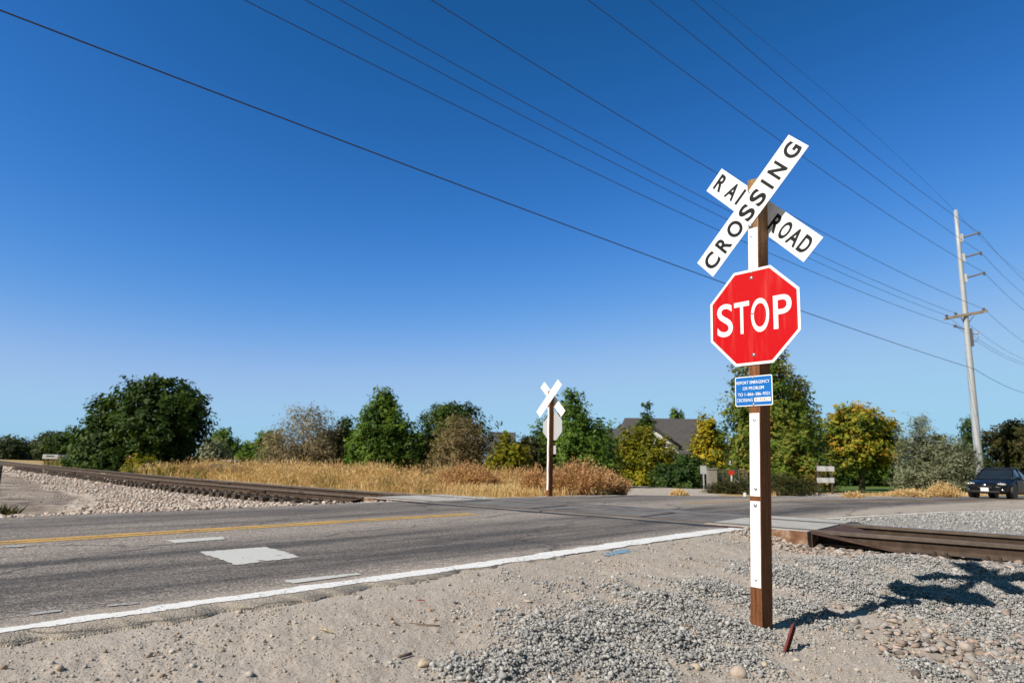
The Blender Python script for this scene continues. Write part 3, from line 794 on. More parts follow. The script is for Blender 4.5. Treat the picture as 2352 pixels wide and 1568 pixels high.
# ------------------------------------------------------------------ stones and gravel
def ico():
    t = (1 + 5 ** .5) / 2
    v = np.array([(-1, t, 0), (1, t, 0), (-1, -t, 0), (1, -t, 0), (0, -1, t), (0, 1, t), (0, -1, -t), (0, 1, -t), (t, 0, -1), (t, 0, 1), (-t, 0, -1), (-t, 0, 1)], float)
    f = np.array([(0, 11, 5), (0, 5, 1), (0, 1, 7), (0, 7, 10), (0, 10, 11), (1, 5, 9), (5, 11, 4), (11, 10, 2), (10, 7, 6), (7, 1, 8), (3, 9, 4), (3, 4, 2), (3, 2, 6), (3, 6, 8), (3, 8, 9), (4, 9, 5), (2, 4, 11), (6, 2, 10), (8, 6, 7), (9, 8, 1)])
    return v / np.linalg.norm(v[0]), f
IV, IF = ico()
def rot_rand(n, flat=True):
    a = rng.uniform(0, 2 * np.pi, n); c, s = np.cos(a), np.sin(a)
    b = rng.normal(0, .35, n); cb, sb = np.cos(b), np.sin(b)
    R = np.zeros((n, 3, 3)); R[:, 0, 0] = c; R[:, 0, 1] = -s * cb; R[:, 0, 2] = s * sb; R[:, 1, 0] = s; R[:, 1, 1] = c * cb; R[:, 1, 2] = -c * sb; R[:, 2, 1] = sb; R[:, 2, 2] = cb
    return R
def stones(name, X, Y, size, mat, kind_tint=None, jag=.36, sink=.25, zadd=None, flat=.7, smooth=False):
    n = len(X)
    V = IV[None] * (1 + rng.uniform(-jag, jag, (n, 12, 1)))
    sc = np.stack([size, size * rng.uniform(.6, 1, n), size * rng.uniform(flat * .7, min(1, flat * 1.2), n)], 1) / 2
    V = V * sc[:, None, :]
    V = np.einsum('nij,nkj->nki', rot_rand(n), V)
    Z = terrain(X, Y) + sc[:, 2] * (1 - 2 * sink)
    if zadd is not None: Z = Z + zadd
    V = V + np.stack([X, Y, Z], 1)[:, None, :]
    Fa = IF[None] + (np.arange(n) * 12)[:, None, None]
    tint = rng.uniform(0, 1, n) if kind_tint is None else kind_tint
    o = mesh_obj(name, V.reshape(-1, 3), Fa.reshape(-1, 3), mat, attrs={'tint': ('POINT', np.repeat(tint, 12))}, smooth=smooth)
    o['kind'] = 'stuff'
    return o
M_gravel = mat_tint('grey_gravel', [(0.24, 0.245, 0.255), (0.335, 0.34, 0.345), (0.42, 0.42, 0.42), (0.52, 0.515, 0.505)])
M_pebble = mat_tint('mixed_pebbles', [(0.25, 0.22, 0.2), (0.4, 0.35, 0.3), (0.48, 0.43, 0.38), (0.42, 0.41, 0.4), (0.55, 0.5, 0.44), (0.36, 0.25, 0.18), (0.62, 0.59, 0.55)])
M_ballast = mat_tint('pale_ballast', [(0.36, 0.28, 0.235), (0.56, 0.455, 0.395), (0.64, 0.545, 0.485), (0.48, 0.42, 0.385), (0.7, 0.63, 0.57)], bump=False)
M_ballast2 = mat_tint('mixed_ballast', [(0.16, 0.145, 0.14), (0.38, 0.29, 0.24), (0.35, 0.345, 0.34), (0.48, 0.385, 0.33), (0.41, 0.405, 0.4)])
def sample(n, x0, x1, y0, y1, wf):
    X = rng.uniform(x0, x1, n); Y = rng.uniform(y0, y1, n); k = rng.uniform(0, 1, n) < wf(X, Y); return X[k], Y[k]
def near_ok(X, Y, m=.12):
    s, d = sd_of(X, Y); return (interp(s, K_near) - d) > m
def infov(X, Y): return (np.abs(X / np.maximum(Y, .1)) < .86) & (Y > 2.2)
def gw(X, Y):
    e, al = track_e(X, Y)
    return np.clip(gravel_w(X, Y) * 1.5, 0, 1) * near_ok(X, Y) * infov(X, Y) * (np.abs(e) > .85)
X, Y = sample(330000, -0.8, 7.0, 2.4, 8.6, gw)
sz = np.clip(rng.lognormal(math.log(.0145), .42, len(X)), .006, .046)
sz = sz * np.where(rng.uniform(0, 1, len(sz)) < .012, 1.6, 1)
stones('gravel', X, Y, sz, M_gravel, jag=.45, sink=.32, zadd=rng.uniform(0, .035, len(X)) * gravel_w(X, Y))
def pw(X, Y): return near_ok(X, Y, .2) * infov(X, Y) * (.35 + .65 * sm(-.1, .35, fbm(X * 2, Y * 2, 61, 3)))
X, Y = sample(130000, -4.5, 7.5, 2.3, 9.5, pw)
sz = np.clip(rng.lognormal(math.log(.009), .55, len(X)), .004, .045)
stones('pebbles', X, Y, sz, M_pebble, sink=.35)
def shw(X, Y):
    s, d = sd_of(X, Y); off = interp(s, K_near) - d; e, al = track_e(X, Y)
    return (off > .15) * (off < 9) * (s > 6.2) * infov(X, Y) * (e > .95)
X, Y = sample(60000, 5, 22, 7, 22, shw)
stones('shoulder_gravel', X, Y, np.clip(rng.lognormal(math.log(.03), .4, len(X)), .012, .09), M_gravel)
def b1(X, Y):
    s, d = sd_of(X, Y); offf = d - interp(s, K_far); e, al = track_e(X, Y)
    lim = np.interp(d, [8.5, 10, 14, 21, 33], [9.5, 6.6, 5.2, 4.3, 3.7]) + 1.0 * fbm(X * .5, Y * .5, 77, 3)
    return (offf > .12) * (e < 2.2) * (-e < lim) * np.where(np.hypot(X, Y) > 40, .6, 1.0) * (np.abs(X / Y) < .86)
X, Y = sample(420000, -55, -0.5, 9, 70, lambda X, Y: b1(X, Y) * np.clip((17 / np.hypot(X, Y)) ** 1.6, 0, 1))
sz = np.clip(rng.lognormal(math.log(.048), .38, len(X)), .02, .11) * np.clip(np.hypot(X, Y) / 24, 1, 1.6)
stones('ballast', X, Y, sz, M_ballast, sink=.2, jag=.5)
def b2(X, Y):
    e, al = track_e(X, Y); w_ = np.exp(-(((X - ROCKC[0]) / .55) ** 2 + ((Y - ROCKC[1]) / .72) ** 2)) * .8 * (.35 + .65 * (fbm(X * 2.5, Y * 2.5, 55, 3) > -.1)) + .22 * np.exp(-(((X - 4.6) / 1.2) ** 2 + ((Y - 5.6) / 1.0) ** 2))
    return np.clip(np.maximum((np.abs(e) < 1.7) * .9, w_), 0, 1) * near_ok(X, Y) * infov(X, Y)
X, Y = sample(26000, 2.4, 11, 2.8, 10, b2)
stones('trackside_ballast', X, Y, np.clip(rng.lognormal(math.log(.042), .5, len(X)), .012, .12), M_ballast2, jag=.5, flat=.5, zadd=rng.uniform(0, .01, len(X)))
def dw(X, Y):
    s, d = sd_of(X, Y); offf = d - interp(s, K_far); e, al = track_e(X, Y)
    return (offf > .05) * (-e > 3.5) * (np.abs(X / Y) < .86) * np.where(offf < .7, .9, .22)
X, Y = sample(40000, -26, -2, 8.5, 30, dw)
stones('roadside_grit', X, Y, np.clip(rng.lognormal(math.log(.03), .4, len(X)), .012, .08), M_pebble, sink=.3)

def rock(name, px, w_m, h_m, mat, label, cat='stone', group=None, jag=.1, seed=0, yaw=0, depth=None, smooth=True):
    rr = np.random.default_rng(seed)
    z = -.05
    for _ in range(10): g = gp(px[0], px[1], z); z = .5 * z + .5 * tz(g[0], g[1])
    b = MB(); b.sphere((0, 0, 0), 1, 14, 9)
    V = np.array(b.v); ph = rr.uniform(0, 6, 6); fr = rr.uniform(1, 2.4, 6)
    V *= (1 + jag * np.sin(V[:, 0] * fr[0] * 2 + ph[0]) * np.cos(V[:, 1] * fr[1] * 2 + ph[1]) + jag * .7 * np.sin(V[:, 2] * fr[2] * 3 + ph[2] + V[:, 0] * 2))[:, None]
    if not smooth:
        for _ in range(16):
            d = rr.normal(size=3); d /= np.linalg.norm(d); q = V @ d; lim = rr.uniform(.42, .72); V -= np.where(q > lim, q - lim, 0)[:, None] * d
    V *= np.array([w_m / 2, (depth or w_m * .7) / 2, h_m / 2])
    c, s = math.cos(yaw), math.sin(yaw); V = V @ np.array([[c, s, 0], [-s, c, 0], [0, 0, 1]])
    o = mesh_obj(name, V, b.f, mat, smooth=smooth, loc=(g[0], g[1], z + h_m * .22))
    return tag(o, label, cat, group)
M_cob1 = plain('tan_cobble', (0.44, 0.37, 0.28), .7, 0, .2, 14, .4, 60)
M_cob2 = plain('pinkish_cobble', (0.42, 0.35, 0.3), .7, 0, .15, 10, .4, 60)
M_cob3 = plain('pale_pink_rock', (0.45, 0.345, 0.285), .85, 0, .22, 18, .5, 50)
M_cob4 = plain('grey_rock', (0.2, 0.2, 0.2), .85, 0, .25, 18, .5, 50)
M_cob5 = plain('dark_brown_rock', (0.12, 0.095, 0.085), .8, 0, .25, 18, .5, 50)
M_cob6 = plain('white_chip', (0.62, 0.6, 0.57), .8, 0, .15, 18, .5, 50)
for i, (px, wm, hm, mt, lab, jg, smo) in enumerate([
    ((1697, 1553), .075, .06, M_cob2, 'large rounded pinkish cobble at the bottom edge below the sign post', .06, True),
    ((1756, 1529), .045, .03, M_cob1, 'smooth flat tan pebble just below the rusty stake', .05, True),
    ((1598, 1536), .045, .035, M_cob1, 'rounded cream pebble at the edge of the grey gravel heap', .05, True),
    ((975, 1527), .06, .035, M_cob1, 'wedge shaped tan stone half buried in dirt at bottom centre', .12, True),
    ((1212, 1380), .055, .012, M_cob2, 'flat pale slab lying in dirt between edge line and gravel heap', .05, True),
    ((1083, 1452), .022, .016, M_cob2, 'small tan round pebble alone on bare dirt', .05, True),
    ((910, 1435), .028, .02, M_cob5, 'dark angular pebble on bare dirt left of the heap', .15, False),
    ((1207, 1367), .02, .014, M_cob6, 'small white pebble beside the flat pale slab', .08, True),
    ((1290, 1428), .075, .04, M_cob4, 'broad grey rock on the left rim of the gravel heap', .14, False),
    ((2155, 1493), .085, .05, M_cob3, 'big blocky pink rock among the trackside rocks', .16, False),
    ((2235, 1478), .09, .05, M_cob3, 'wide pink slab of rock right of the blocky pink rock', .16, False),
    ((2275, 1513), .085, .055, M_cob3, 'tilted pale pink rock above the dark grey rock', .16, False),
    ((2325, 1543), .1, .06, M_cob4, 'dark grey rough rock in the bottom right corner', .16, False),
    ((2105, 1552), .06, .04, M_cob5, 'dark brown rounded rock at the bottom edge, right of the dirt', .1, True),
    ((2052, 1441), .04, .026, M_cob3, 'pinkish angular stone in the middle of the gravel right of the post shadow', .14, False),
    ((2018, 1480), .045, .028, M_cob3, 'flat pink flake on dirt in front of the pink rocks', .12, False),
    ((2222, 1398), .05, .035, M_cob3, 'tan rock at the tip of the octagonal shadow', .14, False),
    ((2105, 1470), .05, .035, M_cob5, 'brown wedge of rock behind the blocky pink rock', .16, False),
    ((1925, 1335), .03, .02, M_cob6, 'small white stone between the post and the near rail', .1, False),
    ((1735, 1303), .04, .03, M_cob6, 'pale lump of stone on the gravel left of the post', .12, False),
    ((2190, 1520), .06, .035, M_cob3, 'small pink block low between the big pink rocks', .15, False),
    ((2330, 1470), .07, .045, M_cob3, 'pink rock touching the right edge of the picture', .15, False)]):
    sz_k = 1.35
    rock('stone', px, wm * sz_k, hm * sz_k, mt, lab, 'stone', 'larger stones lying on the shoulder', jg, 100 + i, i * 1.3, smooth=smo)

def stick(name, pts_px, r, mat, label, cat, lift=.012, group=None):
    P = []
    for x, y in pts_px:
        z = -.03
        for _ in range(10): g = gp(x, y, z); z = .5 * z + .5 * (tz(g[0], g[1]) + lift)
        P.append(gp(x, y, z))
    b = MB(); b.tube(P, r, 6); o = b.build(name, mat, smooth=True); return tag(o, label, cat, group)
M_straw = plain('dry_straw', (0.52, 0.4, 0.22), .8); M_twig = plain('brown_twig', (0.16, 0.1, 0.06), .9)
stick('straw', [(1926, 1429), (1936, 1441), (1946, 1450)], .004, M_straw, 'dry straw stalk beside the post shadow', 'straw')
stick('straw', [(1905, 1441), (1922, 1432)], .003, M_straw, 'short straw bit touching the post shadow', 'straw')
stick('straw', [(735, 1442), (765, 1452)], .003, M_straw, 'lone straw on the bare dirt at bottom left', 'straw')
stick('straw', [(1960, 1285), (1972, 1300), (1985, 1310)], .004, M_straw, 'bent pale straw on gravel below the near rail', 'straw')
stick('twig', [(940, 1430), (985, 1434), (1010, 1436)], .0035, M_twig, 'long thin brown twig on bare dirt below the edge line', 'twig')
stick('twig', [(1560, 1432), (1590, 1440), (1605, 1462), (1600, 1490)], .004, M_twig, 'curved brown twig on the gravel heap', 'twig')
stick('twig', [(1838, 1402), (1880, 1415)], .004, M_twig, 'straight dark twig on gravel right of the post', 'twig')
stick('twig', [(917, 1507), (945, 1500)], .008, M_cob5, 'short black stick on dirt at the bottom', 'twig')
stick('twig', [(1590, 1525), (1640, 1498)], .004, M_twig, 'thin twig below the gravel heap near the post foot', 'twig')
# red litter and a grey chip
M_redp = plain('red_plastic', (0.45, 0.03, 0.04), .4); M_chip = plain('grey_plastic', (0.4, 0.42, 0.42), .6)
def chip(px, size, mat, name, label, cat, R=0.4):
    g = gp_shoulder(*px); z = tz(g[0], g[1]); g = gp(px[0], px[1], z); z = tz(g[0], g[1])
    b = MB(); b.box((0, 0, 0), size); o = b.build(name, mat, bevel=.001); o.location = (g[0], g[1], z + .012); o.rotation_euler = (.12, .1, R); tag(o, label, cat)
def cap(px, r, label):
    g = gp_shoulder(*px); z = tz(g[0], g[1]); g = gp(px[0], px[1], z); z = tz(g[0], g[1])
    b = MB(); b.tube([(0, 0, -.004), (0, 0, .006)], r, 14); o = b.build('bottle_cap', M_redp, bevel=.002); o.location = (g[0], g[1], z + .03); o.rotation_euler = (.5, -.2, 0); tag(o, label, 'bottle cap')
cap((1434, 1414), .013, 'red plastic bottle cap on the grey gravel heap')
chip((1145, 1397), (.085, .028, .005), M_chip, 'plastic_strip', 'flat grey strip of litter lying on bare dirt', 'litter', .7)
chip((968, 1376), (.05, .012, .004), M_redp, 'plastic_shard', 'orange red shard of litter on bare dirt', 'litter', .6)
chip((1048, 1378), (.045, .014, .004), M_cob4, 'metal_shard', 'thin dark grey shard on the dirt near the edge line', 'litter', .3)
# blue spray mark on the shoulder
for pts in ([(1360, 1279), (1385, 1268), (1440, 1260), (1472, 1258), (1470, 1266), (1420, 1272), (1380, 1279)], [(1688, 1220), (1712, 1216), (1724, 1218), (1716, 1226), (1692, 1226)]):
    V = []; zz = 0.245
    for x, y in pts: g = gp(x, y, zz); V.append((g[0], g[1], .265 if sd_of(g[0], g[1])[1] > -.14 else tz(g[0], g[1]) + .007))
    cx = np.mean(V, axis=0); V.append(cx); n_ = len(pts)
    o = mesh_obj('blue_paint_mark', V, [(i, (i + 1) % n_, n_) for i in range(n_)], M_blue_paint, attrs={'edge': ('POINT', [1.0] * n_ + [0.0])}); o['kind'] = 'structure'
# rusty steel stake leaning in the shadow
M_stake = mat_rust('red_rusty_steel', (0.12, 0.03, 0.025), (0.2, 0.055, 0.045), (0.26, 0.09, 0.07))
g0 = gp_shoulder(1804, 1499)
for _ in range(6): g0 = gp(1804, 1499, tz(*g0[:2])); g1 = at(1823, 1437, g0[1] + .12)
ax = np.array(g1) - np.array(g0); Ls = np.linalg.norm(ax); ax /= Ls
xa = np.cross(ax, (0.35, 1, .2)); xa /= np.linalg.norm(xa); ya = np.cross(ax, xa)
b = MB(); Rm = np.stack([xa, ya, ax], 1)
b.box(np.array(g0) + ax * (Ls / 2 - .05), (.034, .005, Ls + .1), Rm); b.box(np.array(g0) + ax * (Ls / 2 - .05) + xa * .0145 + ya * .017, (.005, .029, Ls + .1), Rm)
tag(b.build('steel_stake', M_stake), 'rusty red angle iron stake leaning beside the post shadow', 'stake')

# ------------------------------------------------------------------ text
_fcache = {}
def glyph(ch, bold=0.012):
    key = (ch, bold)
    if key in _fcache: return _fcache[key]
    cu = bpy.data.curves.new('glyph', 'FONT'); cu.body = ch; cu.size = 1; cu.offset = bold; cu.resolution_u = 6
    o = bpy.data.objects.new('glyph', cu); COL.objects.link(o)
    bpy.context.view_layer.update()
    me = bpy.data.meshes.new_from_object(o.evaluated_get(bpy.context.evaluated_depsgraph_get()))
    V = np.array([v.co[:2] for v in me.vertices]); Fs = [tuple(p.vertices) for p in me.polygons]
    bpy.data.objects.remove(o); bpy.data.curves.remove(cu); bpy.data.meshes.remove(me)
    _fcache[key] = (V, Fs); return V, Fs
def fit_text(mb, items, fn, bold=.012):
    # items: (text, x0, x1, z0, z1): the text is stretched to that box; fn maps plane coordinates to 3D
    for t, x0, x1, z0, z1 in items:
        V, Fs = glyph(t, bold); mn = V.min(0); mx = V.max(0)
        q = (V - mn) / (mx - mn); P = np.stack([x0 + q[:, 0] * (x1 - x0), z0 + q[:, 1] * (z1 - z0)], 1)
        mb.add([fn(*p) for p in P], Fs)

# ------------------------------------------------------------------ near crossing sign (local frame: x along the sign, y away, z up)
SR = np.array([[0.625, 0.78, 0.0298], [-0.7806, 0.6249, 0.0151], [-0.0069, -0.0326, 0.9994]])
SO = np.array([1.86943, 4.96031, 1.13764 + CAMZ])
def set_frame(o, R, O):
    mm = Matrix.Identity(4)
    for i in range(3):
        for j in range(3): mm[i][j] = R[i][j]
        mm[i][3] = O[i]
    o.matrix_world = mm
sign = empty('railroad_crossing_sign', (0, 0, 0), 'near railroad crossing sign with lettered crossbuck, red octagon and blue notice on a brown post', 'crossing sign')
set_frame(sign, SR, SO)
PW, PD = .0915, .140
def px_(z): return -.0045 + .0194 * (z + .42)
YF = 0.004                                         # front face of the post
# post: subdivided, slightly rough edges
zs = np.linspace(-2.75, 1.135, 60); V = []
rr = np.random.default_rng(3)
for z in zs:
    w_ = PW / 2
    for (a, c) in ((-1, 0), (1, 0), (1, 1), (-1, 1)):
        V.append((px_(z) + a * w_ + rr.normal(0, .0006), YF + c * PD + rr.normal(0, .0006), z + (a * -.004 + c * .006 if z > 1.1 else 0)))
Fs = [(i * 4 + k, i * 4 + (k + 1) % 4, (i + 1) * 4 + (k + 1) % 4, (i + 1) * 4 + k) for i in range(59) for k in range(4)] + [(3, 2, 1, 0), (236, 237, 238, 239)]
mesh_obj('post', V, Fs, M_wood, sign)
TH = .003
def blade(parent, name, cx, cz, ang, half_l, half_w, y_front, mat, bolts=()):
    c, s = math.cos(ang), math.sin(ang)
    f = lambda u, v, y=y_front: (cx + c * u - s * v, y, cz + s * u + c * v)
    mb = MB(); mb.prism([f(-half_l, -half_w)[::2], f(half_l, -half_w)[::2], f(half_l, half_w)[::2], f(-half_l, half_w)[::2]], y_front, y_front + TH)
    return mb.build(name, mat, parent, bevel=.0008), f
bl1, f1 = blade(sign, 'crossbuck_blade', -.003, .894, rad(45), .602, .1085, -TH, M_sign_white)
mb = MB(); fit_text(mb, [('C', -.572, -.446, -.075, .068), ('R', -.398, -.298, -.075, .068), ('O', -.262, -.13, -.077, .07), ('S', -.095, .014, -.077, .07), ('S', .045, .155, -.077, .07), ('I', .207, .232, -.075, .068), ('N', .29, .398, -.075, .068), ('G', .459, .572, -.077, .07)], lambda u, v: f1(u, v, -TH - .0012), .03)
mb.build('lettering', M_black, bl1)
yb = YF + PD + .0005
bl2, f2 = blade(sign, 'crossbuck_blade', -.001, .902, rad(-45), .603, .112, yb, M_sign_white)
for _word in ([('R', -.562, -.468, -.063, .08), ('A', -.41, -.305, -.063, .08), ('I', -.265, -.24, -.063, .08), ('L', -.185, -.12, -.063, .08)], [('R', .147, .236, -.073, .07), ('O', .258, .343, -.075, .072), ('A', .357, .457, -.073, .07), ('D', .475, .562, -.073, .068)]):
    mb = MB(); fit_text(mb, _word, lambda u, v: f2(u, v, yb - .0012), .03)
    mb.build('lettering', M_black, bl2)
a8 = .381; b8 = a8 * math.tan(math.pi / 8)
def octo(a):
    b = a * math.tan(math.pi / 8); return [(-b, a), (b, a), (a, b), (a, -b), (b, -a), (-b, -a), (-a, -b), (-a, b)][::-1]
mb = MB(); mb.prism(octo(a8), -TH, 0)
stop = mb.build('stop_sign', M_sign_white, sign, bevel=.0008)
mb = MB(); mb.prism(octo(.360), -TH - .0011, -TH - .0001); mb.build('red_face', M_sign_red, stop)
mb = MB(); fit_text(mb, [('S', -.316, -.174, -.133, .137), ('T', -.160, -.028, -.128, .130), ('O', -.014, .138, -.133, .135), ('P', .172, .318, -.128, .130)], lambda x, z: (x, -TH - .0023, z), .008)
mb.build('lettering', M_sign_letter, stop)
def rrect(x0, x1, z0, z1, r, n=4):
    P = []
    for cx, cz, a0 in ((x1 - r, z1 - r, 0), (x0 + r, z1 - r, 90), (x0 + r, z0 + r, 180), (x1 - r, z0 + r, 270)):
        for i in range(n + 1): t = rad(a0 + 90 * i / n); P.append((cx + r * math.cos(t), cz + r * math.sin(t)))
    return P
mb = MB(); mb.prism(rrect(-.167, .1445, -.696, -.467, .013)[::-1], -TH, 0)
blue = mb.build('emergency_notice', M_sign_white, sign, bevel=.0006)
mb = MB(); mb.prism(rrect(-.160, .1375, -.689, -.474, .009)[::-1], -TH - .0011, -TH - .0001); mb.build('blue_face', M_sign_blue, blue)
mb = MB(); fit_text(mb, [('REPORT EMERGENCY', -.153, .125, -.5265, -.503), ('OR PROBLEM', -.0995, .076, -.571, -.5475), ('TO 1–866–386–9321', -.143, .124, -.6175, -.594), ('CROSSING', -.153, -.018, -.6615, -.637)], lambda x, z: (x, -TH - .0022, z), .004)
mb.build('lettering', M_sign_letter, blue)
mb = MB(); mb.prism([(-.004, -.665), (.130, -.665), (.130, -.634), (-.004, -.634)][::-1], -TH - .0021, -TH - .0013); lab_ = mb.build('number_label', M_sign_letter, blue)
mb = MB(); fit_text(mb, [('819582Y', .004, .126, -.661, -.6375)], lambda x, z: (x, -TH - .0030, z), -.006)
mb.build('lettering', M_black, blue)
for z0_, z1_ in ((.33, .72), (-1.362, -.750), (-2.005, -1.398)):
    mb = MB(); n_ = 14; V = []; Fs = []
    for z in np.linspace(z0_, z1_, n_):
        for a in (-.0405, .0405):
            V.append((px_(z) + a, YF - .0022 - .0012 * math.sin(z * 9) ** 2, z)); 
    for z in np.linspace(z0_, z1_, n_):
        for a in (-.0405, .0405): V.append((px_(z) + a, YF - .0002, z))
    q = n_ * 2
    for i in range(n_ - 1): Fs += [(2 * i, 2 * i + 1, 2 * i + 3, 2 * i + 2), (2 * i, 2 * i + 2, q + 2 * i + 2, q + 2 * i), (2 * i + 1, q + 2 * i + 1, q + 2 * i + 3, 2 * i + 3)]
    Fs += [(0, q, q + 1, 1), (q - 2, q - 1, 2 * q - 1, 2 * q - 2)]
    mb.add(V, Fs); mb.build('reflective_strip', M_strip, sign)
for (x, z, r, y) in ((.001, 1.032, .0145, .002), (-.003, .745, .0145, -.002), (.001, .652, .008, .002), (-.003, .356, .008, -.004), (-.004, .309, .012, -.004), (-.001, .022, .008, -.005), (0, -.305, .012, -.004),
                  (-.0125, -.478, .008, -.004), (-.0125, -.683, .008, -.004), (-.012, -.803, .010, .002), (-.016, -1.309, .010, .002), (-.023, -1.428, .012, .002), (-.033, -1.953, .010, .002)):
    mb = MB(); mb.sphere((x, y - .001, z), r, 12, 8, (1, .55, 1)); mb.tube([(x, y + .001, z), (x, y - .001, z)], r * 1.25, 14)
    mb.build('bolt', M_steel, sign, smooth=True)

# ------------------------------------------------------------------ far crossing sign, seen from behind
fb = gp(1258, 1140, .235)
AZ = rad(140)
rx = np.array([math.sin(AZ), math.cos(AZ), 0]); ry = np.array([math.sin(AZ - math.pi / 2), math.cos(AZ - math.pi / 2), 0])
lean = .014
FR = np.stack([rx, ry, np.array([lean, 0, 1.0])], 1)
fsign = empty('railroad_crossing_sign', (0, 0, 0), 'far railroad crossing sign seen from behind, grey back of its octagon behind a brown post', 'crossing sign')
set_frame(fsign, FR, (fb[0], fb[1], fb[2]))
mb = MB(); V = []
zs = np.linspace(-.4, 2.88, 30)
for z in zs:
    for (a, c) in ((-1, 0), (1, 0), (1, 1), (-1, 1)): V.append((a * .046, c * .14, z - 2.2))
mesh_obj('post', V, [(i * 4 + k, i * 4 + (k + 1) % 4, (i + 1) * 4 + (k + 1) % 4, (i + 1) * 4 + k) for i in range(29) for k in range(4)] + [(3, 2, 1, 0), (116, 117, 118, 119)], M_wood, fsign, loc=(0, 0, 2.2))
blade(fsign, 'crossbuck_blade', 0, 2.66, rad(45), .605, .112, -.004, M_sign_white)
blade(fsign, 'crossbuck_blade', 0, 2.66, rad(-45), .605, .112, .1405, M_sign_white)
mb = MB(); mb.prism([(p[0], p[1] + 1.90) for p in octo(a8)], .1405, .1435); st2 = mb.build('stop_sign', M_alu, fsign)
mb = MB(); mb.prism([(p[0] * .5 * .07 + .19, p[1] * .04 + 2.07) for p in octo(a8)], .1390, .1403); mb.build('sticker', plain('orange_sticker', (.7, .4, .02)), st2)
mb = MB(); mb.prism(rrect(-.155, .155, 1.14, 1.37, .012)[::-1], .1405, .143); mb.build('emergency_notice', M_alu, fsign)
mb = MB(); V = []; n_ = 40
for layer in (0, 1):
    for i, z in enumerate(np.linspace(.17, 2.42, n_)):
        for a in (-.038, .018): V.append((a, -.004 - .009 * (1 + math.sin(z * 11)) * .5 if layer == 0 else -.0008, z))
q = n_ * 2; Fs = []
for i in range(n_ - 1): Fs += [(2 * i, 2 * i + 1, 2 * i + 3, 2 * i + 2), (2 * i, 2 * i + 2, q + 2 * i + 2, q + 2 * i), (2 * i + 1, q + 2 * i + 1, q + 2 * i + 3, 2 * i + 3)]
mesh_obj('reflective_strip', V, Fs, M_strip, fsign)

# ------------------------------------------------------------------ steel utility pole and overhead wires
PY = 57.0
pt = at(2195, 483, PY); pb = at(2250, 1086, PY); pzb = tz(pb[0], pb[1])
pole = empty('utility_pole', (pb[0], pb[1], pzb), 'tall galvanised steel power pole standing behind the dark car', 'power pole')
O = np.array([pb[0], pb[1], pzb])
pts = [np.array([pb[0], pb[1], pzb - .3]) + (pt - np.array([pb[0], pb[1], pzb - .3])) * t for t in np.linspace(0, 1, 8)]
mb = MB(); mb.tube([p - O for p in pts], list(np.linspace(.335, .155, 8)), 12); mb.build('shaft', M_pole, pole, smooth=True)
wires = dict(W0=((2195, 486), [(1635, 0), (1900, 215)], 630, .010, 'thin topmost ground wire running to the very tip of the steel pole'),
             W1=((2249, 534), [(1590, 0), (3600 + 225 / 2.177, 780)], 643, .016, 'conductor held by the highest of the three insulator arms'),
             W2=((2253, 580), [(1490, 0), (3600, 784)], 676, .016, 'conductor held by the middle one of the three insulator arms'),
             W3=((2260.6, 626), [(1350, 0), (3600, 888)], 711.6, .016, 'conductor held by the lowest of the three insulator arms'),
             W4=((2259.3, 709), [(990, 0), (3600, 1088)], 785.5, .016, 'conductor on the right end of the wooden crossarm'),
             W5=((2195, 719), [(780, 0), (3600, 1165)], 825, .014, 'conductor on the middle insulator of the wooden crossarm'),
             W6=((2174, 724), [(700, 0), (3600, 1190)], 833, .014, 'conductor on the left end of the wooden crossarm'),
             W7=((2193.8, 748.5), [(560, 0), (3600, 1226.5)], 838, .015, 'cable on the small bracket just under the wooden crossarm'),
             W8=((2238, 847), [(0, 24), (3600, 1379)], 902, .021, 'thick lowest dark cable crossing the whole sky from the upper left'))
AZL = rad(50.5); ul = np.array([-math.sin(AZL), -math.cos(AZL)]); nl = np.array([math.cos(AZL), -math.sin(AZL)])
AZR = rad(46); ur = np.array([math.sin(AZR), math.cos(AZR)]); nR = np.array([math.cos(AZR), -math.sin(AZR)])
HOOK = {}
for nm, (a, q, yr, r, lab) in wires.items():
    P1 = at(a[0], a[1], PY); HOOK[nm] = P1
    us = [0]; hz = [0]
    for x, y in q:
        if x > 2352: x /= 1.7415; y /= 1.7415
        d = ray(x, y); t = (P1[:2] @ nl) / (d[:2] @ nl); Q = d * t; Q[2] += CAMZ
        us.append((Q[:2] - P1[:2]) @ ul); hz.append(Q[2] - P1[2])
    cf = np.polyfit(us, hz, 2)
    P = []
    for u in np.linspace(95, 0, 60):
        P.append((P1[0] + ul[0] * u, P1[1] + ul[1] * u, P1[2] + np.polyval(cf, u)))
    d = ray(2352, yr); t = (P1[:2] @ nR) / (d[:2] @ nR); Q = d * t; Q[2] += CAMZ
    uQ = (Q[:2] - P1[:2]) @ ur; slope = (Q[2] - P1[2]) / uQ
    for u in np.linspace(2, 70, 18):
        P.append((P1[0] + ur[0] * u, P1[1] + ur[1] * u, P1[2] + slope * u + .0016 * u * (u - uQ)))
    mb = MB(); mb.tube(P, r, 5); o = mb.build('power_line', M_wire, smooth=True)
    tag(o, lab, 'power line', 'overhead wires strung from the steel pole')
axis = lambda y: at(2195 + (y - 483) * 55 / 603, y, PY)
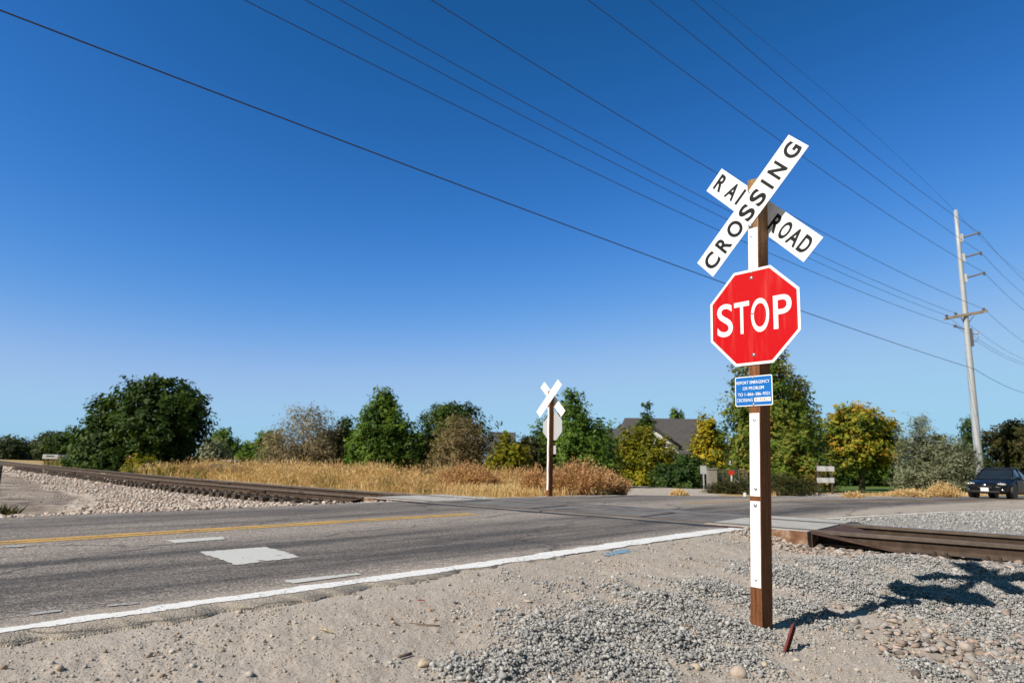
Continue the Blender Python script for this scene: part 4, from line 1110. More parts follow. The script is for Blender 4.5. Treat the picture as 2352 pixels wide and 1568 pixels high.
for nm in ('W1', 'W2', 'W3'):
    e = HOOK[nm]; yy = {'W1': 549, 'W2': 594, 'W3': 641}[nm]; s0 = axis(yy)
    mb = MB(); mb.tube([s0 + (e - s0) * t - O for t in np.linspace(.12, 1, 24)], [.05 if i % 2 else .10 for i in range(24)], 8)
    arm = mb.build('insulator_arm', M_insul, pole)
    mb = MB(); mb.box(s0 + (e - s0) * .12 - O, (.28, .3, .75)); mb.build('mounting_bracket', plain('pale_bracket', (.6, .62, .64)), pole)
    mb = MB(); mb.tube([e - O + np.array([0, 0, .08]), e - O - np.array([0, 0, .25])], .09, 8); mb.build('wire_clamp', M_insul, arm)
ca = at(2174, 731, PY); cb = at(2263, 715, PY)
mb = MB(); dx = cb - ca; L = np.linalg.norm(dx); dx /= L; dy = np.cross((0, 0, 1), dx); dy /= np.linalg.norm(dy); RR = np.stack([dx, dy, np.cross(dx, dy)], 1)
mb.box((ca + cb) / 2 - O + np.array([0, -.28, 0]), (L, .14, .2), RR); mb.box((ca + cb) / 2 - O + np.array([0, .28, 0]), (L, .14, .2), RR); mb.build('crossarm', M_crossarm, pole)
for nm in ('W4', 'W5', 'W6'):
    p = HOOK[nm] - O; mb = MB(); mb.tube([p + np.array([0, 0, -.28]), p + np.array([0, 0, -.1]), p + np.array([0, 0, -.05]), p + np.array([0, 0, .06])], [.05, .06, .15, .1], 8); mb.build('insulator', M_insul, pole)
s0 = axis(758) - O; mb = MB(); mb.tube([s0, HOOK['W7'] - O], .05, 6); mb.sphere(HOOK['W7'] - O, .15, 8, 5); mb.build('side_bracket', M_insul, pole)
s0 = axis(770) - O; e = at(2243, 765, PY) - O; mb = MB(); mb.tube([s0, e], .05, 6); mb.sphere(e, .14, 8, 5); mb.build('side_bracket', M_pole, pole)
for nm, ys in (('stay', (725, 745)),):
    mb = MB()
    for xx in (2203, 2238): mb.tube([at(xx, 724, PY) - O, axis(748) - O], .03, 5)
    mb.build('crossarm_brace', M_crossarm, pole)
mb = MB(); mb.box(axis(775) - O + np.array([.3, -.1, 0]), (.18, .25, 1.6)); mb.tube([axis(785) - O + np.array([.35, -.1, 0]), at(2243, 783, PY) - O, at(2248, 772, PY) - O], .03, 5); mb.build('cable_box', M_insul, pole)

# ------------------------------------------------------------------ trees and shrubs
def env_R(kind, t):
    t = np.clip(t, 0, 1)
    if kind == 'round': return np.sqrt(np.clip(1 - (2 * t ** .85 - 1) ** 2, 0, 1)) ** .75
    if kind == 'cone': return (1 - t) ** .75 * np.minimum(1, t / .12 + .45)
    if kind == 'egg': return np.clip(np.sin(np.pi * np.clip(t * .9 + .1, 0, 1) ** .7), 0, 1) ** .8 * (1 - .25 * t)
    if kind == 'spire': return (1 - t) ** .6 * np.minimum(1, t / .1 + .5)
    return np.sqrt(np.clip(1 - t ** 2.2, 0, 1))          # dome
def foliage(name, mat, parent, parts, n, leaf, seed, spray_len=.5, up=.35, tintf=None, aspect=.55):
    """leaf clumps: parts = (dx, dy, base, height, halfwidth, kind)"""
    r = np.random.default_rng(seed)
    n = int(n * 1.8); leaf = leaf * 1.22
    vol = np.array([p[3] * p[4] ** 2 for p in parts]) ** .75; share = (vol / vol.sum() * n).astype(int)
    Ps = []; Ts = []; Ds = []
    for (dx, dy, b0, h, hw, kind), m_ in zip(parts, share):
        ns = max(10, m_ // 26)                      # sprays
        t = r.uniform(0.02, .97, ns * 3); Rt = env_R(kind, t)
        keep = r.uniform(0, 1, len(t)) < (Rt * .85 + .15); t = t[keep][:ns]; Rt = Rt[keep][:ns]; ns = len(t)
        th = r.uniform(0, 2 * np.pi, ns)
        # lobes: radius modulated by angle and height for an uneven outline with gaps
        mod = 1 + .2 * np.sin(th * 3 + t * 5 + seed) * np.sin(t * 9 + seed * 1.7) + r.normal(0, .10, ns) + .26 * (r.uniform(0, 1, ns) < .10) * r.uniform(.2, 1, ns)
        vn = vnoise(th * 1.9 + seed * 3.7, t * 5.5 + seed, int(seed)); mod = mod + .34 * (vn - .55)
        rho = np.where(r.uniform(0, 1, ns) < .72, r.uniform(.62, 1.0, ns), r.uniform(.1, .62, ns)) * mod
        ok = ~((vn < .19) & (rho > .5)); th, t, Rt, rho = th[ok], t[ok], Rt[ok], rho[ok]; ns = len(t)
        rad_ = Rt * hw * rho
        c = np.stack([dx + rad_ * np.cos(th), dy + rad_ * np.sin(th), b0 + t * h], 1)
        dirv = np.stack([np.cos(th), np.sin(th), up + r.normal(0, .35, ns) + (t - .3)], 1); dirv /= np.linalg.norm(dirv, axis=1)[:, None]
        ln = spray_len * r.uniform(.5, 1.5, ns)
        k = 26
        q = r.uniform(-.3, 1, (ns, k)) ; jit = r.normal(0, 1, (ns, k, 3)) * (spray_len * .33)
        P = c[:, None] + dirv[:, None] * (q * ln[:, None])[..., None] + jit * (1.15 - .6 * np.clip(q, 0, 1))[..., None]
        tv = np.clip(.5 + (.22 * np.sin(th * 2.3 + t * 7 + seed * 2) + r.normal(0, .16, ns))[:, None] + r.normal(0, .12, (ns, k)), 0, 1)
        if tintf is not None: tv = np.clip(tv + tintf(c[:, 0], c[:, 1], (c[:, 2] - parts[0][2]) / max(parts[0][3], .1), r)[:, None], 0, 1)
        Ps.append(P.reshape(-1, 3)); Ts.append(tv.ravel()); Ds.append(np.repeat(dirv, k, axis=0))
    P = np.concatenate(Ps); T = np.concatenate(Ts); D = np.concatenate(Ds)
    P[:, 2] = np.maximum(P[:, 2], .02)
    m_ = len(P)
    nrm = D * .85 + r.normal(0, .42, (m_, 3)) + np.array([0, 0, .3]); nrm /= np.linalg.norm(nrm, axis=1)[:, None]
    ax = np.cross(nrm, r.normal(0, 1, (m_, 3))); ax /= np.linalg.norm(ax, axis=1)[:, None] + 1e-9; bx = np.cross(nrm, ax)
    s = leaf * np.clip(r.lognormal(-.08, .38, m_), .35, 2.2)
    A = ax * s[:, None]; B = bx * (s * aspect)[:, None]
    V = np.stack([P - A, P - B * .9 + A * .1, P + A, P + B * .9 - A * .1], 1).reshape(-1, 3)
    Fq = np.arange(m_ * 4).reshape(-1, 4)
    return mesh_obj(name, V, Fq, mat, parent, attrs={'tint': ('POINT', np.repeat(T, 4))})
def trunk(parent, h, r0, seed, lobes=5, spread=1.0, base=0):
    rr = random.Random(seed); mb = MB()
    top = np.array([rr.uniform(-.1, .1) * h, rr.uniform(-.1, .1) * h, h])
    mb.tube([(0, 0, base - .2), (0.02 * h, 0, h * .25), tuple(top * .55), tuple(top)], [r0 * 1.25, r0, r0 * .6, r0 * .15], 8)
    for i in range(lobes):
        a = rr.uniform(0, 6.28); z0 = h * rr.uniform(.22, .6); L = spread * rr.uniform(.5, .9)
        p0 = np.array([0.01 * h, 0, z0]); p1 = p0 + np.array([math.cos(a) * L * .5, math.sin(a) * L * .5, L * .35]); p2 = p0 + np.array([math.cos(a) * L, math.sin(a) * L, L * .85])
        mb.tube([p0, p1, p2], [r0 * .5, r0 * .33, r0 * .08], 6)
    return mb.build('trunk', M_trunk, parent, smooth=True)
def G(*c): return [tuple(q) for q in c]
L_dark = mat_leaf('leaf_dark_green', G((0.016, 0.042, 0.006), (0.042, 0.085, 0.01), (0.095, 0.145, 0.015)))
L_mid = mat_leaf('leaf_mid_green', G((0.04, 0.085, 0.012), (0.09, 0.17, 0.022), (0.19, 0.28, 0.035)))
L_deep = mat_leaf('leaf_deep_green', G((0.025, 0.055, 0.015), (0.05, 0.1, 0.024), (0.11, 0.17, 0.04)))
L_yel = mat_leaf('leaf_yellow_green', G((0.07, 0.085, 0.008), (0.2, 0.205, 0.012), (0.4, 0.34, 0.018)))
L_gold = mat_leaf('leaf_gold', G((0.09, 0.12, 0.012), (0.34, 0.3, 0.02), (0.62, 0.44, 0.03)))
L_mixed = mat_leaf('leaf_green_to_orange', G((0.05, 0.085, 0.012), (0.12, 0.17, 0.02), (0.28, 0.29, 0.025), (0.52, 0.34, 0.045), (0.6, 0.28, 0.05)))
L_tall = mat_leaf('leaf_green_bronze', G((0.035, 0.075, 0.012), (0.09, 0.155, 0.018), (0.18, 0.225, 0.03), (0.3, 0.2, 0.05)))
L_olive = mat_leaf('leaf_grey_olive', G((0.11, 0.12, 0.07), (0.22, 0.24, 0.15), (0.36, 0.385, 0.27)))
L_tan = mat_leaf('leaf_tan_olive', G((0.14, 0.115, 0.07), (0.27, 0.22, 0.14), (0.42, 0.355, 0.24)))
L_brown = mat_leaf('leaf_brown_olive', G((0.11, 0.085, 0.042), (0.22, 0.17, 0.085), (0.34, 0.27, 0.14)))
L_hedge = mat_leaf('leaf_dark_olive', G((0.026, 0.034, 0.010), (0.058, 0.065, 0.018), (0.117, 0.091, 0.029)))
L_far = mat_leaf('leaf_distant_green', G((0.033, 0.050, 0.022), (0.061, 0.083, 0.033), (0.099, 0.116, 0.050)))

DEPTH = {'large yellow green shrub in front': 46, 'low dark green bush between': 42, 'orange yellow tree at the right end': 52, 'tallest green tree with bronze': 45, 'tree with orange top': 58,
         'grey green olive like tree': 47, 'grey green shrub just left': 46, 'yellow green bush behind the grey': 56, 'narrow dark upright tree': 66, 'small treetop rising': 95, 'low treetops behind the left wing': 100,
         'dark shaded tree behind the white double board': 76, 'olive green weed clump right of the near post': 27, 'olive weed clump left of the near post': 30}
def tree(name, label, cat, xc, ytop, Y, mat, parts, n, leaf, seed, tr=None, group=None, spray=.5, tintf=None, up=.35, aspect=.55):
    """xc, ytop: photo position of the crown top; Y depth in metres; parts in fractions of height / half width in metres"""
    top = at(xc, ytop, Y); zb = float(terrain(np.array([top[0]]), np.array([top[1]]), False)[0]); H = top[2] - zb
    root = empty(name, (top[0], top[1], zb), label, cat, group)
    for key, Y2 in DEPTH.items():
        if key in label:
            t2 = at(xc, ytop, Y2); z2 = float(terrain(np.array([t2[0]]), np.array([t2[1]]), False)[0])
            root.location = (t2[0], t2[1], z2); root.scale = (Y2 / Y, Y2 / Y, (t2[2] - z2) / H)
    pp = [(a, b_, c * H, d * H, e, f) for (a, b_, c, d, e, f) in parts]
    if tr: trunk(root, H * .8, tr, seed, 6, max(e for *_, e, f in parts) * .8)
    foliage('crown' if tr else 'foliage', mat, root, pp, n, leaf, seed, spray, up, tintf, aspect)
    return root
def warm_up(x, y, h, r): return .35 * np.clip(h - .25, 0, 1)
mpx = lambda px, Y: px * Y / F
# big dark tree on the left
Y = 48
tree('deciduous_tree', 'largest dark green broad tree, standing on the left beyond the track', 'tree', 355, 874, Y, L_dark,
     [(mpx(18, Y), 0, .06, .95, mpx(98, Y), 'round'), (mpx(-78, Y), -.5, .03, .74, mpx(58, Y), 'round'), (mpx(-122, Y), -.3, 0, .44, mpx(36, Y), 'dome'), (mpx(-60, Y), -1.2, 0, .5, mpx(72, Y), 'dome'), (mpx(60, Y), -.3, 0, .6, mpx(50, Y), 'dome'), (mpx(82, Y), 0, .3, .5, mpx(42, Y), 'round')], 26000, .12, 1, .22, spray=.6)
tree('olive_shrub', 'small dark green shrub at the left foot of the largest tree', 'shrub', 262, 1035, 42, L_dark, [(0, 0, 0, 1, .8, 'dome')], 1500, .08, 2, spray=.3)
tree('olive_shrub', 'yellowish weed clump in front of the largest tree', 'shrub', 500 * .0 + 330, 1052, 40, L_yel, [(0, 0, 0, 1, .9, 'dome')], 900, .07, 3, spray=.3)
for i, (xc, yt, Y, hw, mt, lab, kd) in enumerate([(20, 1014, 120, 26, L_far, 'low dark distant tree at the left edge of the picture', 'dome'), (60, 1024, 125, 24, L_far, 'low distant treetops next to the left edge tree', 'dome'),
    (118, 1003, 120, 16, L_far, 'small paler distant tree left of the white trailer', 'round'), (155, 1008, 105, 32, L_dark, 'rounded dark distant tree behind the white trailer', 'round'),
    (512, 990, 100, 26, L_mid, 'slender pale green distant tree just right of the largest tree', 'egg'), (490, 1020, 85, 26, L_olive, 'pale greyish shrub just right of the largest tree', 'dome'),
    (574, 1032, 100, 20, L_mid, 'small round bright green tree before the white house', 'round'), (548, 1034, 110, 18, L_far, 'low dark distant tree left of the small round green tree', 'dome'),
    (620, 1003, 60, 20, L_mid, 'green tree peeping out left of the pale feathery tree', 'round')]):
    tree('deciduous_tree' if 'tree' in lab else 'shrub', lab, 'tree' if 'tree' in lab else 'shrub', xc, yt, Y, mt, [(0, 0, 0 if kd == 'dome' else .12, 1 if kd == 'dome' else .88, mpx(hw, Y), kd)], 2600, .10 * Y / 60 + .03, 20 + i, .12 if 'tree' in lab else None, spray=.012 * Y, group=None)
Y = 44
tree('feathery_tree', 'pale feathery tan tree with bare looking twigs, right of the white house', 'tree', 712, 946, Y, L_tan, [(0, 0, .08, .92, mpx(62, Y), 'round'), (mpx(-60, Y), 0, 0, .68, mpx(48, Y), 'dome'), (mpx(45, Y), .3, 0, .75, mpx(42, Y), 'round')], 11000, .075, 31, .16, spray=.62, up=.7, aspect=.3)
Y = 45
tree('deciduous_tree', 'dark green pair of upright crowns right of the pale feathery tree', 'tree', 795, 964, Y, L_deep, [(0, 0, .02, .98, mpx(30, Y), 'egg'), (mpx(-32, Y), .2, 0, .78, mpx(30, Y), 'dome')], 7000, .085, 32, .14, spray=.4)
tree('deciduous_tree', 'tall pointed fresh green tree in the centre left', 'tree', 882, 895, 43, L_mid, [(0, 0, .04, .96, mpx(62, 43), 'egg'), (mpx(-45, 43), -.3, 0, .62, mpx(28, 43), 'egg'), (mpx(42, 43), 0, .1, .55, mpx(34, 43), 'round')], 15000, .085, 33, .17, spray=.5)
tree('deciduous_tree', 'round dark green crown behind the brown feathery tree', 'tree', 1030, 931, 47, L_dark, [(mpx(8, 47), 0, .05, .95, mpx(80, 47), 'round'), (mpx(-50, 47), 0, 0, .6, mpx(36, 47), 'dome')], 13000, .09, 34, .2, spray=.5)
tree('feathery_tree', 'brownish feathery tree in front of the round dark crown', 'tree', 1058, 959, 38, L_brown, [(0, 0, 0, 1, mpx(54, 38), 'round'), (mpx(35, 38), 0, 0, .72, mpx(46, 38), 'dome'), (mpx(-30, 38), 0, 0, .6, mpx(40, 38), 'dome')], 10000, .065, 35, .15, spray=.5, up=.5, aspect=.35)
tree('shrub', 'yellow green shrub between the brown tree and the far crossing sign', 'shrub', 1162, 996, 33, L_yel, [(0, 0, 0, 1, mpx(22, 33), 'cone'), (mpx(18, 33), -.2, 0, .72, mpx(34, 33), 'dome'), (mpx(-14, 33), 0, 0, .6, mpx(28, 33), 'dome')], 5200, .07, 36, spray=.38, up=.8)
tree('shrub', 'rusty green shrub directly left of the far crossing sign', 'shrub', 1215, 1005, 35, L_hedge, [(0, 0, 0, 1, mpx(34, 35), 'dome')], 3600, .07, 37, spray=.4)
tree('deciduous_tree', 'broad green tree right behind the far crossing sign', 'tree', 1312, 899, 38, L_mid, [(0, 0, .06, .94, mpx(64, 38), 'egg'), (mpx(-62, 38), .4, 0, .66, mpx(42, 38), 'egg'), (mpx(55, 38), .2, 0, .68, mpx(44, 38), 'round'), (mpx(10, 38), -.3, 0, .6, mpx(80, 38), 'dome')], 17000, .08, 38, .18, spray=.5)
tree('conifer', 'narrow dark upright tree against the house gable', 'tree', 1484, 926, 52, L_deep, [(0, 0, 0, 1, mpx(20, 52), 'spire'), (mpx(-14, 52), 0, 0, .8, mpx(16, 52), 'spire')], 4200, .09, 39, .1, spray=.35)
tree('deciduous_tree', 'small treetop rising behind the house roof ridge', 'tree', 1548, 937, 76, L_mid, [(0, 0, .5, .5, mpx(16, 76), 'egg'), (mpx(14, 76), 0, .5, .44, mpx(14, 76), 'egg')], 2600, .11, 40, .14, spray=.5)
tree('deciduous_tree', 'low treetops behind the left wing roof of the house', 'tree', 1440, 976, 80, L_far, [(0, 0, .3, .7, mpx(22, 80), 'round'), (mpx(20, 80), 0, .3, .66, mpx(18, 80), 'round')], 2200, .12, 41, .14, spray=.6)
tree('shrub', 'large yellow green shrub in front of the house', 'shrub', 1465, 988, 29, L_yel, [(0, 0, 0, 1, mpx(48, 29), 'dome'), (mpx(50, 29), .2, 0, .8, mpx(38, 29), 'dome'), (mpx(-42, 29), .1, 0, .72, mpx(34, 29), 'dome'), (mpx(20, 29), -.4, 0, .6, mpx(66, 29), 'dome')], 11000, .062, 42, spray=.42, up=.8)
tree('shrub', 'low dark green bush between yellow shrub and orange yellow tree', 'shrub', 1575, 1052, 27, L_deep, [(0, 0, 0, 1, mpx(44, 27), 'dome'), (mpx(35, 27), 0, 0, .85, mpx(36, 27), 'dome'), (mpx(-40, 27), 0, 0, .7, mpx(36, 27), 'dome')], 6500, .055, 43, spray=.3, up=.8)
tree('autumn_tree', 'orange yellow tree at the right end of the house', 'tree', 1622, 948, 33, L_gold, [(0, 0, .02, .98, mpx(34, 33), 'egg'), (mpx(22, 33), .2, 0, .75, mpx(26, 33), 'egg'), (mpx(-12, 33), 0, 0, .6, mpx(30, 33), 'dome')], 7500, .07, 44, .12, spray=.38)
tree('deciduous_tree', 'tallest green tree with bronze tips behind the stop sign', 'tree', 1785, 779, 31, L_tall, [(mpx(-25, 31), 0, .03, .97, mpx(82, 31), 'egg'), (mpx(-78, 31), .3, 0, .86, mpx(50, 31), 'egg'), (mpx(45, 31), .1, .03, .72, mpx(54, 31), 'egg'), (mpx(-10, 31), -.5, 0, .5, mpx(88, 31), 'dome')], 26000, .072, 45, .2, spray=.5, tintf=lambda x, y, h, r: .12 * np.sin(x * 3 + h * 9) + .1 * (h - .4))
tree('shrub', 'olive green weed clump right of the near post', 'shrub', 1790, 1096, 24, L_hedge, [(0, 0, 0, 1, mpx(46, 24), 'dome'), (mpx(52, 24), 0, 0, .78, mpx(36, 24), 'dome'), (mpx(-20, 24), .2, 0, .9, mpx(30, 24), 'dome')], 5200, .045, 46, spray=.25, up=1.2, aspect=.25)
tree('shrub', 'olive weed clump left of the near post along the road', 'shrub', 1690, 1112, 25, L_hedge, [(0, 0, 0, 1, mpx(30, 25), 'dome'), (mpx(-36, 25), 0, 0, .8, mpx(32, 25), 'dome')], 3600, .045, 47, spray=.25, up=1.2, aspect=.25)
tree('autumn_tree', 'tree with orange top and yellow green sides, right of the white double board', 'tree', 1965, 938, 38, L_mixed, [(0, 0, .27, .73, mpx(54, 38), 'round'), (mpx(48, 38), .2, .27, .6, mpx(42, 38), 'round'), (mpx(-42, 38), 0, .2, .66, mpx(32, 38), 'round')], 13000, .085, 48, .16, spray=.5, tintf=lambda x, y, h, r: -.14 + .55 * np.clip((h - .62) * 2, 0, 1) * np.exp(-((x + .2) / 1.3) ** 2))
tree('olive_tree', 'grey green olive like tree beside the lawn', 'tree', 2108, 960, 36, L_olive, [(0, 0, 0, 1, mpx(42, 36), 'egg'), (mpx(28, 36), 0, 0, .72, mpx(40, 36), 'dome'), (mpx(-22, 36), 0, 0, .7, mpx(36, 36), 'dome')], 10000, .07, 49, .12, spray=.5, up=.9, aspect=.3)
tree('olive_shrub', 'grey green shrub just left of the power pole foot', 'shrub', 2185, 1010, 35, L_olive, [(0, 0, 0, 1, mpx(40, 35), 'dome'), (mpx(38, 35), .2, 0, .82, mpx(30, 35), 'dome'), (mpx(-30, 35), 0, 0, .72, mpx(32, 35), 'dome')], 7500, .062, 50, spray=.42, up=.8, aspect=.35)
tree('shrub', 'yellow green bush behind the grey green shrubs', 'shrub', 2150, 1003, 44, L_yel, [(0, 0, 0, 1, mpx(40, 44), 'dome')], 3200, .08, 51, spray=.4)
tree('conifer', 'dark conifer top left of the power pole shaft', 'tree', 2222, 962, 62, L_deep, [(0, 0, 0, 1, mpx(34, 62), 'cone')], 3800, .11, 52, .12, spray=.5)
tree('deciduous_tree', 'dark olive tree right of the power pole above the car', 'tree', 2325, 971, 62, L_hedge, [(0, 0, .1, .9, mpx(52, 62), 'round'), (mpx(-45, 62), 0, .06, .84, mpx(38, 62), 'round'), (mpx(60, 62), 0, .1, .95, mpx(60, 62), 'round')], 11000, .12, 53, .2, spray=.6)
tree('deciduous_tree', 'dark shaded tree behind the white double board', 'tree', 1895, 1040, 50, L_dark, [(0, 0, 0, 1, mpx(40, 50), 'dome'), (mpx(60, 50), 0, 0, .85, mpx(50, 50), 'dome'), (mpx(130, 50), 0, 0, .9, mpx(50, 50), 'dome')], 6500, .12, 54, .12, spray=.5)
# filler hedge far behind, so no bare horizon
for i, (xc, yt, Y, hw) in enumerate([(690, 1030, 90, 60), (860, 1025, 95, 60), (960, 1030, 90, 40), (1180, 1020, 90, 60), (1400, 1010, 95, 50), (1680, 1010, 80, 60), (1860, 1030, 85, 30), (2050, 1020, 85, 60), (2200, 1030, 90, 50)]):
    tree('deciduous_tree', 'low tree in the distant green belt behind the front trees', 'tree', xc, yt, Y, L_far, [(0, 0, 0, 1, mpx(hw, Y), 'dome')], 2200, .16, 60 + i, .15, spray=.8, group='low trees of the distant green belt')

# ------------------------------------------------------------------ dry weeds
M_dry = mat_leaf('dry_grass', G((0.38, 0.225, 0.095), (0.6, 0.4, 0.185), (0.74, 0.55, 0.29), (0.8, 0.66, 0.42)), .3)
M_dryred = mat_leaf('dry_weed_reddish', G((0.3, 0.155, 0.07), (0.53, 0.31, 0.15), (0.68, 0.45, 0.25)), .3)
M_greenw = mat_leaf('green_weed', G((.05, .07, .015), (.12, .13, .03), (.22, .2, .06)), .3)
def blades(name, X, Y, H, wd, mat, tint, lean=.35, parent=None, loc=None, Z=None):
    n = len(X); th = rng.uniform(0, 2 * np.pi, n); ln = np.abs(rng.normal(0, lean, n)) * H
    Z = terrain(X, Y, False) if Z is None else Z
    a = rng.uniform(0, np.pi, n); wx = np.cos(a) * wd; wy = np.sin(a) * wd
    tip = np.stack([X + np.cos(th) * ln, Y + np.sin(th) * ln, Z + H], 1)
    mid = np.stack([X + np.cos(th) * ln * .35, Y + np.sin(th) * ln * .35, Z + H * .55], 1)
    b0 = np.stack([X - wx * .5, Y - wy * .5, Z - .02], 1); b1_ = np.stack([X + wx * .5, Y + wy * .5, Z - .02], 1)
    m0 = mid - np.stack([wx, wy, wx * 0], 1) * .55; m1 = mid + np.stack([wx, wy, wx * 0], 1) * .55
    V = np.stack([b0, b1_, m1, tip, m0], 1).reshape(-1, 3)
    Fq = np.concatenate([np.arange(n * 5).reshape(-1, 5)])
    return mesh_obj(name, V, Fq, mat, parent, attrs={'tint': ('POINT', np.repeat(tint, 5))}, loc=loc)
def tuft_field(name, CX, CY, H, Rd, k, mat, tint, seed, wid=(.012, .026), ln=(.07, .2)):
    r = np.random.default_rng(seed); n = len(CX)
    q = np.sqrt(r.uniform(0, 1, (n, k))); a = r.uniform(0, 2 * np.pi, (n, k)); t = r.uniform(0.05, 1, (n, k))
    hh = (H[:, None] * np.sqrt(np.clip(1 - q ** 2 * .8, 0, 1))) * t
    x = CX[:, None] + np.cos(a) * q * Rd[:, None] * (.7 + .4 * t); y = CY[:, None] + np.sin(a) * q * Rd[:, None] * (.7 + .4 * t)
    Z = terrain(CX, CY, False)
    P = np.stack([x, y, Z[:, None] + hh], -1).reshape(-1, 3)
    D = np.stack([np.cos(a) * q * .6, np.sin(a) * q * .6, np.ones_like(q)], -1).reshape(-1, 3) + r.normal(0, .38, (n * k, 3)); D /= np.linalg.norm(D, axis=1)[:, None]
    W = np.cross(D, r.normal(0, 1, D.shape)); W /= np.linalg.norm(W, axis=1)[:, None]
    sc = np.clip(np.hypot(P[:, 0], P[:, 1]) / 24, .8, 2.2)[:, None]
    L = r.uniform(*ln, len(P))[:, None] * sc ** .5; wd = r.uniform(*wid, len(P))[:, None] * sc
    V = np.stack([P - D * L * .5, P + W * wd * .5, P + D * L * .6, P - W * wd * .5], 1).reshape(-1, 3)
    tt = np.clip(np.repeat(tint, k) + r.normal(0, .13, n * k) + .18 * (t.ravel() - .5), 0, 1)
    o = mesh_obj(name, V, np.arange(len(V)).reshape(-1, 4), mat, attrs={'tint': ('POINT', np.repeat(tt, 4))}); o['kind'] = 'stuff'; return o
def wf(X, Y):
    s, d = sd_of(X, Y); offf = d - interp(s, K_far); e, al = track_e(X, Y); dist = np.hypot(X, Y)
    return np.clip((offf > .7) * (e > 2.5) * np.clip((24 / dist) ** 1.2, 0, 1) * (1 - bare_w(X, Y)) * (X < 4.6 + .17 * (Y - 22)) * (np.abs(X / Y) < .9), 0, 1)
X, Y = sample(9000, -44, 12, 17, 62, wf)
patchy = fbm(X * .22, Y * .22, 25, 3)
H = (.22 + .72 * sm(-.25, .35, patchy)) * rng.uniform(.55, 1.3, len(X)) * np.where(X < -15, .75, 1)
tuft_field('dry_weeds', X, Y, H, rng.uniform(.25, .6, len(X)), 70, M_dry, np.clip(.5 + .7 * fbm(X * .35, Y * .35, 35, 3), 0, 1), 3)
X, Y = sample(2600, -40, 6, 18, 50, lambda X, Y: wf(X, Y) * (fbm(X * .3, Y * .3, 65, 3) > .02))
tuft_field('reddish_weeds', X, Y, rng.uniform(.5, 1.1, len(X)), rng.uniform(.35, .8, len(X)), 130, M_dryred, np.clip(rng.normal(.55, .15, len(X)), 0, 1), 4)
X, Y = sample(90000, -42, 12, 17, 60, lambda X, Y: wf(X, Y) * .8)
H = rng.uniform(.08, .36, len(X))
tag(blades('dry_grass', X, Y, H, rng.uniform(.012, .026, len(X)) * np.clip(np.hypot(X, Y) / 24, .8, 2), M_dry, np.clip(rng.normal(.6, .18, len(X)), 0, 1)), kind='stuff')
X, Y = sample(900, -32, 4, 18, 48, lambda X, Y: wf(X, Y) * (fbm(X * .35, Y * .35, 85, 3) > .16))
tuft_field('green_weeds', X, Y, rng.uniform(.25, .7, len(X)), rng.uniform(.25, .55, len(X)), 80, M_greenw, np.clip(rng.normal(.6, .2, len(X)), 0, 1), 6)
# verge at the right beyond the road
def vf(X, Y):
    s, d = sd_of(X, Y); offf = d - interp(s, K_far); return (offf > .3) * (offf < 3.2) * (s > 17) * (.3 + .7 * sm(-.2, .2, fbm(X * .5, Y * .5, 45, 3)))
X, Y = sample(60000, 10, 32, 20, 46, vf)
k = bare_w(X, Y) < .4; X, Y = X[k], Y[k]
tag(blades('verge_grass', X, Y, rng.uniform(.06, .26, len(X)), rng.uniform(.014, .03, len(X)), M_dry, np.clip(rng.normal(.4, .2, len(X)), 0, 1)), kind='stuff')
X, Y = sample(26000, -44, -14, 30, 75, lambda X, Y: (track_e(X, Y)[0] > 2.3) * .8)
tag(blades('field_grass', X, Y, rng.uniform(.2, .6, len(X)), .05, M_greenw, np.clip(rng.normal(.7, .25, len(X)), 0, 1)), kind='stuff')
def dry_bush(label, xc, ytop, Y, hw_px, n, seed, mat=M_dryred):
    r = np.random.default_rng(seed)
    top = at(xc, ytop, Y); zb = float(terrain(np.array([top[0]]), np.array([top[1]]), False)[0]); H = top[2] - zb; hw = mpx(hw_px, Y)
    root = empty('dry_bush', (top[0], top[1], zb), label, 'dry bush')
    # stems rise from a broad base, each with fine side twigs and seed heads
    a = r.uniform(0, 2 * np.pi, n); q = np.sqrt(r.uniform(0, 1, n)); bx = np.cos(a) * q * hw * .75; by = np.sin(a) * q * hw * .6
    hh = H * (1.02 - .5 * q ** 2.0) * r.uniform(.5, 1.0, n) * (1 + .14 * np.sin(a * 5 + seed))
    lean = .25 + .5 * q
    tipx = bx * (1 + lean * .45) + r.normal(0, .05, n); tipy = by * (1 + lean * .45) + r.normal(0, .05, n)
    base = np.stack([bx * .8, by * .8, np.zeros(n)], 1); tip = np.stack([tipx, tipy, hh], 1)
    m_ = 16; t = r.uniform(.12, 1, (n, m_))
    P = base[:, None] + (tip - base)[:, None] * t[..., None] + r.normal(0, .045, (n, m_, 3))
    P = P.reshape(-1, 3); D = np.repeat(tip - base, m_, axis=0); D /= np.linalg.norm(D, axis=1)[:, None]
    D = D + r.normal(0, .45, D.shape); D /= np.linalg.norm(D, axis=1)[:, None]
    W = np.cross(D, r.normal(0, 1, D.shape)); W /= np.linalg.norm(W, axis=1)[:, None]
    L = r.uniform(.04, .13, len(P))[:, None]; wd = r.uniform(.010, .022, len(P))[:, None]
    V = np.stack([P - D * L * .5, P + W * wd, P + D * L * .6, P - W * wd], 1).reshape(-1, 3); V[:, 2] = np.maximum(V[:, 2], -.02)
    tt = np.clip(np.repeat(r.normal(.45, .18, n), m_) + r.normal(0, .12, len(P)) + .25 * (t.ravel() - .5), 0, 1)
    mesh_obj('foliage', V, np.arange(len(V)).reshape(-1, 4), mat, root, attrs={'tint': ('POINT', np.repeat(tt, 4))})
    return root
dry_bush('big reddish dry bush immediately right of the far crossing sign', 1335, 1056, 21.0, 92, 1500, 1)
